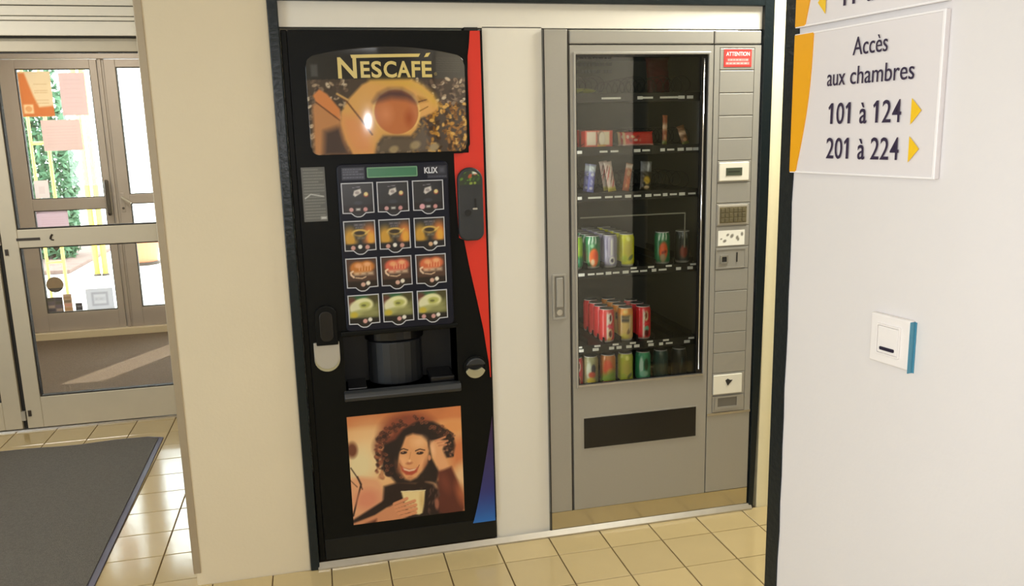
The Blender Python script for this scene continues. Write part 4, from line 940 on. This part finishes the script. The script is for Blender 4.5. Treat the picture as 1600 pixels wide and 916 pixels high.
def pc_peach(k):
    k.rect(-3, 3, .80, 1, (232, 140, 44), .08); k.ell(0, .88, .3, .06, (250, 190, 110), .6); k.rect(-.45, .5, .58, .76, (44, 40, 34), .04); k.scribble(-.38, .44, .69, .05, (170, 150, 100), 3); k.ell(.4, .30, .24, .08, (120, 84, 40), .5, 15); k.ell(-.1, .12, .5, .1, (190, 176, 70), .7); k.rect(.42, .6, .3, .75, (206, 190, 150), .05)
def pc_mix(k): k.ell(-.15, .55, .3, .3, (206, 214, 196), .5); k.ell(.35, .6, .26, .16, (60, 60, 66), .4); k.ell(.2, .42, .4, .1, (196, 84, 60), .5); k.ell(.1, .2, .5, .14, (206, 184, 70), .5)
def pc_orangegreen(k): k.ell(0, .60, .5, .26, (216, 84, 50), .4); k.ell(.3, .42, .4, .16, (216, 150, 60), .6); k.poly([(-2, .2), (.6, .5), (2, .4), (2, 0), (-2, 0)], (126, 160, 50), .1)
def pc_greenwhite(k): k.ell(-.2, .55, .22, .3, (196, 222, 210), .4); k.ell(.35, .6, .26, .2, (24, 70, 50), .4); k.ell(.1, .3, .5, .1, (150, 206, 180), .5); k.rect(-3, 3, 0, .14, (40, 140, 70), .06)
def pc_dark(k): k.line([(.2, .2), (.3, .7)], .06, (70, 96, 96), .05)
z4, z5, z6 = TOPS[3], TOPS[4], TOPS[5]
make_can('lime and green can at the far left of the upper can shelf', 'cans on the upper can shelf', (150, 196, 70), pc_lime, 1.003, z4)
a = make_can('green can with an orange picture on the upper can shelf', 'cans on the upper can shelf', (42, 116, 74), pc_greenorange, 1.072, z4); behind(a, 3, 'row of green cans with orange pictures', 'cans queued behind the green and orange can')
a = make_can('lilac can with white upright lettering on the upper can shelf', 'cans on the upper can shelf', (150, 146, 176), pc_lilac, 1.140, z4); behind(a, 4, 'row of lilac cans', 'cans queued behind the lilac can')
a = make_can('bright yellow green can on the upper can shelf', 'cans on the upper can shelf', (204, 206, 34), pc_yellow, 1.208, z4); behind(a, 4, 'row of bright yellow green cans', 'cans queued behind the yellow green can')
a = make_can('green can with a red orange picture, right of the empty slot', 'cans on the upper can shelf', (40, 110, 70), pc_greenred, 1.354, z4)
a = make_can('dark can with a dull red spot, rightmost on the upper can shelf', 'cans on the upper can shelf', (34, 38, 38), pc_darkred, 1.438, z4)
a = make_can('red can with white marks, leftmost of three on the middle can shelf', 'cans on the middle can shelf', (206, 60, 62), pc_cherry, 1.128, z5, h=.130); behind(a, 3, 'leftmost red row of the middle can shelf', 'cans queued behind the left red can')
a = make_can('golden can with orange top and black band, between two red cans', 'cans on the middle can shelf', (196, 166, 96), pc_peach, 1.204, z5, h=.130); behind(a, 3, 'row of golden cans', 'cans queued behind the golden can')
a = make_can('red can with a green mark, rightmost of three on the middle can shelf', 'cans on the middle can shelf', (204, 48, 56), pc_cherry2, 1.277, z5, h=.130); behind(a, 2, 'rightmost red row of the middle can shelf', 'cans queued behind the right red can')
for x, base, pf, lb_ in ((1.000, (206, 70, 80), pc_cherry, 'pinkish red can at the far left of the bottom can shelf'), (1.062, (150, 150, 110), pc_mix, 'yellow and white can second from left on the bottom can shelf'),
                         (1.133, (196, 120, 60), pc_orangegreen, 'orange and green can on the bottom shelf left of the lime one'), (1.205, (176, 186, 40), pc_yellow, 'lime yellow can in the middle of the bottom can shelf'),
                         (1.278, (60, 150, 110), pc_greenwhite, 'green and white can right of the lime one on the bottom shelf'), (1.352, (38, 64, 62), pc_dark, 'dark teal can on the bottom shelf, second from right'), (1.430, (32, 36, 38), pc_dark, 'black can at the right end of the bottom can shelf')):
    make_can(lb_, 'cans on the bottom can shelf', base, pf, x, z6)

# ---- snacks
def wrapper(name, label, cat, group, wd, hh, tk, base, paint, loc, rot=(0, 0, 0), nx=22, nz=40):
    u = np.linspace(-1, 1, nx); v = np.linspace(0, 1, nz); V = []; X = []; Z = []
    for side in (-1, 1):
        for a in u:
            for b in v:
                crimp = min(b, 1-b); e = min(crimp/.10, 1); body = (max(0, 1-abs(a)**2.6))**.5*(.12+.88*e)
                ww = wd/2*(1-.06*e) if crimp < .08 else wd/2*.94
                z = b*hh+(.0012*((int((a+1)*8)) % 2) if crimp == 0 else 0)
                V.append((a*ww, side*tk/2*body+(.0006*math.sin(b*40+a*5) if e == 1 else .0004*math.sin(a*30)), z)); X.append(a); Z.append(b)
    n = nx*nz; F = []
    for s in (0, 1):
        for i in range(nx-1):
            for j in range(nz-1):
                q = (s*n+i*nz+j, s*n+(i+1)*nz+j, s*n+(i+1)*nz+j+1, s*n+i*nz+j+1); F.append(q if s == 0 else q[::-1])
    for i in range(nx-1): F += [(i*nz, n+i*nz, n+(i+1)*nz, (i+1)*nz), (i*nz+nz-1, (i+1)*nz+nz-1, n+(i+1)*nz+nz-1, n+i*nz+nz-1)]
    ink = Ink(np.array(X), np.array(Z), base); paint(ink)
    me = bpy.data.meshes.new(name); me.from_pydata(V, [], F); me.update()
    L = np.ones((len(V), 4)); L[:, :3] = s2l(np.clip(ink.C, 0, 255)); me.color_attributes.new('ink', 'FLOAT_COLOR', 'POINT').data.foreach_set('color', L.ravel())
    me.polygons.foreach_set('use_smooth', [True]*len(me.polygons)); me.materials.append(print_mat(.3, .2))
    o = bpy.data.objects.new(name, me); COL.objects.link(o); o.location = loc; o.rotation_euler = rot; ORG[o.as_pointer()] = Vector(loc)
    return tag(o, label, cat, group)
def again(o, d, label, group):
    c = o.copy(); COL.objects.link(c); c.location = o.location+Vector(d); c['label'] = label; c['group'] = group
zc = TOPS[2]+.001; G = 'bars on the snack shelf'; LB = math.radians(-9)
def pb_a(k): k.rect(-2, 2, .72, 1, (190, 206, 60), .05); k.ell(0, .55, .6, .06, (236, 236, 230), .4); k.ell(0, .3, .7, .04, (220, 224, 220), .4); k.ell(0, .15, .7, .03, (210, 214, 210), .4)
def pb_b(k): k.rect(-2, 2, .72, .97, (214, 226, 236), .06); k.ell(0, .62, .5, .06, (226, 230, 244), .5); k.rect(-2, 2, .12, .52, (110, 112, 190), .08); k.ell(-.1, .35, .4, .1, (176, 178, 226), .6); k.ell(-.1, .14, .5, .05, (206, 208, 232), .5)
def pb_c(k):
    for i, z in enumerate((.2, .32, .48, .6, .72, .84)): k.ell(.3*(-1)**i, z, .6, .045, ((204, 70, 60), (236, 230, 220), (110, 50, 40))[i % 3], .5, 20)
    k.rect(-2, 2, 0, .14, (196, 186, 60), .05); k.rect(-2, 2, .86, 1, (226, 208, 200), .04)
def pb_d(k): k.rect(-2, 2, .80, 1, (226, 206, 190), .06); k.ell(0, .65, .5, .12, (206, 150, 110), .6); k.ell(.2, .3, .6, .2, (214, 104, 46), .6); k.ell(-.2, .18, .3, .06, (236, 170, 110), .6)
def pb_e(k): k.rect(-2, 2, .62, 1, (126, 128, 134), .03); k.ell(.3, .82, .25, .16, (226, 230, 236), .7, 20); k.rect(-2, 2, .5, .62, (40, 34, 26), .04); k.ell(.1, .34, .6, .14, (206, 170, 50), .5); k.ell(.1, .1, .5, .06, (226, 200, 160), .5); k.ell(-.4, .2, .25, .08, (40, 34, 24), .6)
wrapper('snack_bar', 'slim green and white bar at the far left of the bar shelf', 'snack bar', G, .024, .105, .012, (64, 74, 60), pb_a, (1.000, .125, zc), (LB, 0, 0))
b = wrapper('snack_bar', 'lilac and pale blue bar, leaning, on the bar shelf', 'snack bar', G, .027, .104, .013, (130, 132, 196), pb_b, (1.060, .125, zc), (LB, .16, 0)); again(b, (0, .05, 0), 'lilac bar behind the front lilac bar', 'bars behind the lilac bar')
b = wrapper('snack_bar', 'white and red bar with yellow foot on the bar shelf', 'snack bar', G, .032, .112, .013, (224, 196, 186), pb_c, (1.146, .125, zc), (LB, -.12, 0)); again(b, (0, .05, 0), 'white and red bar behind the front one', 'bars behind the white and red bar')
b = wrapper('snack_bar', 'orange brown bar leaning to the right on the bar shelf', 'snack bar', G, .028, .104, .013, (176, 92, 52), pb_d, (1.198, .125, zc), (LB, .22, 0))
b = wrapper('snack_bag', 'small silver and gold snack bag, rightmost on the bar shelf', 'snack bag', G, .046, .108, .018, (60, 50, 36), pb_e, (1.276, .125, zc), (LB, .10, 0))
zb = TOPS[1]+.001; G2 = 'snacks on the upper snack shelf'
def pb_box(k):
    k.rect(-.9, -.2, .1, .95, (240, 224, 206), .05); k.rect(-.1, .78, .1, .95, (242, 226, 196), .05); k.ell(.15, .5, .28, .5, (150, 110, 90), .25); k.ell(.22, .5, .22, .42, (242, 230, 210), .25); k.line([(-.2, .1), (-.02, .5), (-.15, .9)], .05, (90, 60, 50), .04); k.rect(-.1, .5, 0, .12, (206, 150, 50), .05)
def flatbox(label, group, x, y, base, paint, wd=.105, hh=.058, dp=.05):
    t = thing('snack_box', label, 'snack box', (x, y, zb), group)
    MB().box(x-wd/2, x+wd/2, y+.001, y+dp, zb, zb+hh).build('carton', mat('carton_red', (186, 54, 40), .4), t, bevel=.002)
    ink_grid('front_print', -.999, .999, .001, .999, 44, 26, 0, paint, print_mat(.3, .2), t, org=(0, 0, 0), base=base, thick=.002).matrix_local = Matrix.Translation((0, 0, 0)) @ Matrix.Diagonal((wd/2, 1, hh, 1))
    return t
t = flatbox('white and red biscuit box with a dark curved line on the upper snack shelf', G2, 1.092, .118, (206, 60, 40), pb_box)
def pb_rb(k):
    for i in range(5): k.ell(-.7+.35*i, .5, .1, .3, (150, 60, 44), .6)
for i in range(3):
    t = flatbox(('second', 'third', 'fourth')[i]+' biscuit box in the row, dark red, behind the white one', 'boxes queued behind the white and red box', 1.092, .19+.085*i, (92, 30, 24), pb_rb, hh=.062)
def pb_kk(k):
    for i in range(9): k.ell(-.7+.17*i, .5+.12*(-1)**i, .09, .14, ((236, 206, 190), (150, 30, 26), (226, 190, 150))[i % 3], .5, 30*i)
    k.rect(-1.5, -.85, -.1, 1.1, (216, 176, 130), .05); k.rect(.1, .9, .2, .8, (214, 70, 60), .1); k.rect(-1, 1, 0, .1, (232, 200, 190), .04)
b = wrapper('snack_packet', 'flat red packet with white marks on the upper snack shelf', 'snack packet', G2, .125, .052, .016, (206, 50, 42), pb_kk, (1.25, .13, zb), (math.radians(-14), 0, 0), 40, 24)
again(b, (0, .05, 0), 'red packet behind the front flat red packet', 'packets behind the flat red packet')
def pb_t(k): k.rect(-2, 2, .5, .7, (226, 190, 160), .06); k.ell(0, .25, .5, .1, (206, 150, 110), .6); k.rect(-2, 2, 0, .14, (120, 130, 60), .05)
wrapper('snack_bar', 'thin tall orange brown bar standing on the upper snack shelf', 'snack bar', G2, .020, .110, .010, (166, 92, 60), pb_t, (1.352, .125, zb), (LB, .08, 0))
wrapper('snack_bar', 'dull brown bar at the right end of the upper snack shelf', 'snack bar', G2, .030, .072, .012, (128, 88, 58), pb_t, (1.438, .125, zb), (LB, -.28, 0))
wrapper('snack_bag', 'dark red bag standing far back at the right of the top shelf', 'snack bag', G2, .10, .15, .03, (86, 18, 28), lambda k: k.ell(0, .5, .6, .2, (110, 30, 38), .8), (1.47-.04, .36, TOPS[0]+.001), (LB, 0, 0))
b = wrapper('snack_packet', 'flat olive green packet lying at the left of the top shelf', 'snack packet', G2, .10, .09, .016, (120, 124, 40), lambda k: k.ell(0, .5, .6, .2, (160, 160, 60), .8), (1.04, .13, TOPS[0]+.012), (math.radians(-86), 0, 0))

# ================================================================== RIGHT WALL THINGS
def sign(label, z0, z1, body):
    t = thing('wall_sign', label, 'sign', (.036, -.004, z0), None, RW)
    x0, x1 = .036, .374
    MB().box(x0, x1, -.010, -.0005, z0, z1).build('sign_plate', M['signwhite'], t, bevel=.002)
    MB().ring([(x0, z0), (x1, z0), (x1, z1), (x0, z1)], [(x0+.003, z0+.004), (x1-.006, z0+.004), (x1-.006, z1-.004), (x0+.003, z1-.004)], -.012, -.0095).build('sign_rim', M['signedge'], t, bevel=.001)
    return t
S1 = sign('white acrylic sign listing room numbers with yellow left edge, on the right wall', 1.407, 1.668, None)
def swoosh(z0, z1, t, xt, xb):
    pts = []
    for i in range(17):
        v = i/16; pts.append((xb+(xt-xb)*(v**1.1)+.010*math.sin(v*math.pi), z0+(z1-z0)*v))
    MB().prism([(.0365, z0)]+pts+[(.0365, z1)], -.0128, -.0098).build('yellow_panel', M['yellow'], t)
swoosh(1.409, 1.666, S1, .086, .052)
SY = -.0122
text_mesh('Accès', .187, .264, 1.6155, .030, SY, .0006).build('lettering', M['letter'], S1)
for wd_, xa, xb in (('aux', .128, .172), ('chambres', .184, .322)): text_mesh(wd_, xa, xb, 1.5665, .030, SY, .0006).build('lettering', M['letter'], S1)
def figures(word, x, zb, cap, par, pitch=.0212, wd=.0182):
    for ch in word:
        if ch == '1':
            MB().prism([(x+wd*.36, zb), (x+wd*.66, zb), (x+wd*.66, zb+cap), (x+wd*.42, zb+cap), (x+wd*.04, zb+cap*.80), (x+wd*.14, zb+cap*.68), (x+wd*.36, zb+cap*.80)], SY-.0006, SY).build('lettering', M['letter'], par)
        else: text_mesh(ch, x, x+wd, zb, cap, SY, .0006, .004).build('lettering', M['letter'], par)
        x += pitch
figures('101', .134, 1.4985, .037, S1); figures('124', .240, 1.4985, .037, S1)
figures('201', .134, 1.4365, .037, S1); figures('224', .240, 1.4365, .037, S1)
for z_ in (1.4985, 1.4365): text_mesh('à', .2105, .2265, z_, .037, SY, .0006, .008).build('lettering', M['letter'], S1)
for zc_ in (1.516, 1.455): MB().prism([(.321, zc_-.022), (.341, zc_), (.321, zc_+.020)], SY-.0006, SY).build('arrow', M['yellow2'], S1)
S2 = sign('white acrylic sign with a left pointing yellow arrow, cut off by the picture top', 1.679, 1.94, None)
swoosh(1.681, 1.938, S2, .098, .062)
figures('11', .152, 1.7025, .037, S2); text_mesh('à', .212, .230, 1.7025, .037, SY, .0006, .008).build('lettering', M['letter'], S2)
MB().prism([(.115, 1.695), (.095, 1.717), (.115, 1.739)], SY-.0006, SY).build('arrow', M['yellow2'], S2)
# light switch
sx0, sx1, sz0, sz1 = .262, .348, 1.083, 1.170
SW = thing('light_switch', 'white square light switch with dark slot and blue film on its side', 'switch', ((sx0+sx1)/2, -.001, (sz0+sz1)/2), None, RW)
MB().box(sx0, sx1, -.011, -.0002, sz0, sz1).build('cover_plate', M['swwhite'], SW, bevel=.003, seg=3)
MB().ring(rrect(sx0+.016, sx1-.018, sz0+.016, sz1-.016, .002, 2), rrect(sx0+.019, sx1-.021, sz0+.019, sz1-.019, .002, 2), -.0145, -.010).build('inner_frame', M['swwhite'], SW, bevel=.001)
MB().box(sx0+.020, sx1-.022, -.0138, -.010, sz0+.020, sz1-.020).build('rocker', M['swwhite'], SW, bevel=.001)
MB().prism(rrect(sx0+.026, sx1-.028, sz0+.025, sz0+.031, .002, 2), -.0148, -.0132).build('indicator_slot', M['dark'], SW)
MB().box(sx1+.0002, sx1+.0012, -.012, -.0005, sz0-.004, sz1-.002).box(sx1-.001, sx1+.004, -.0015, -.0004, sz0-.004, sz1-.003).build('blue_film', M['blue'], SW)
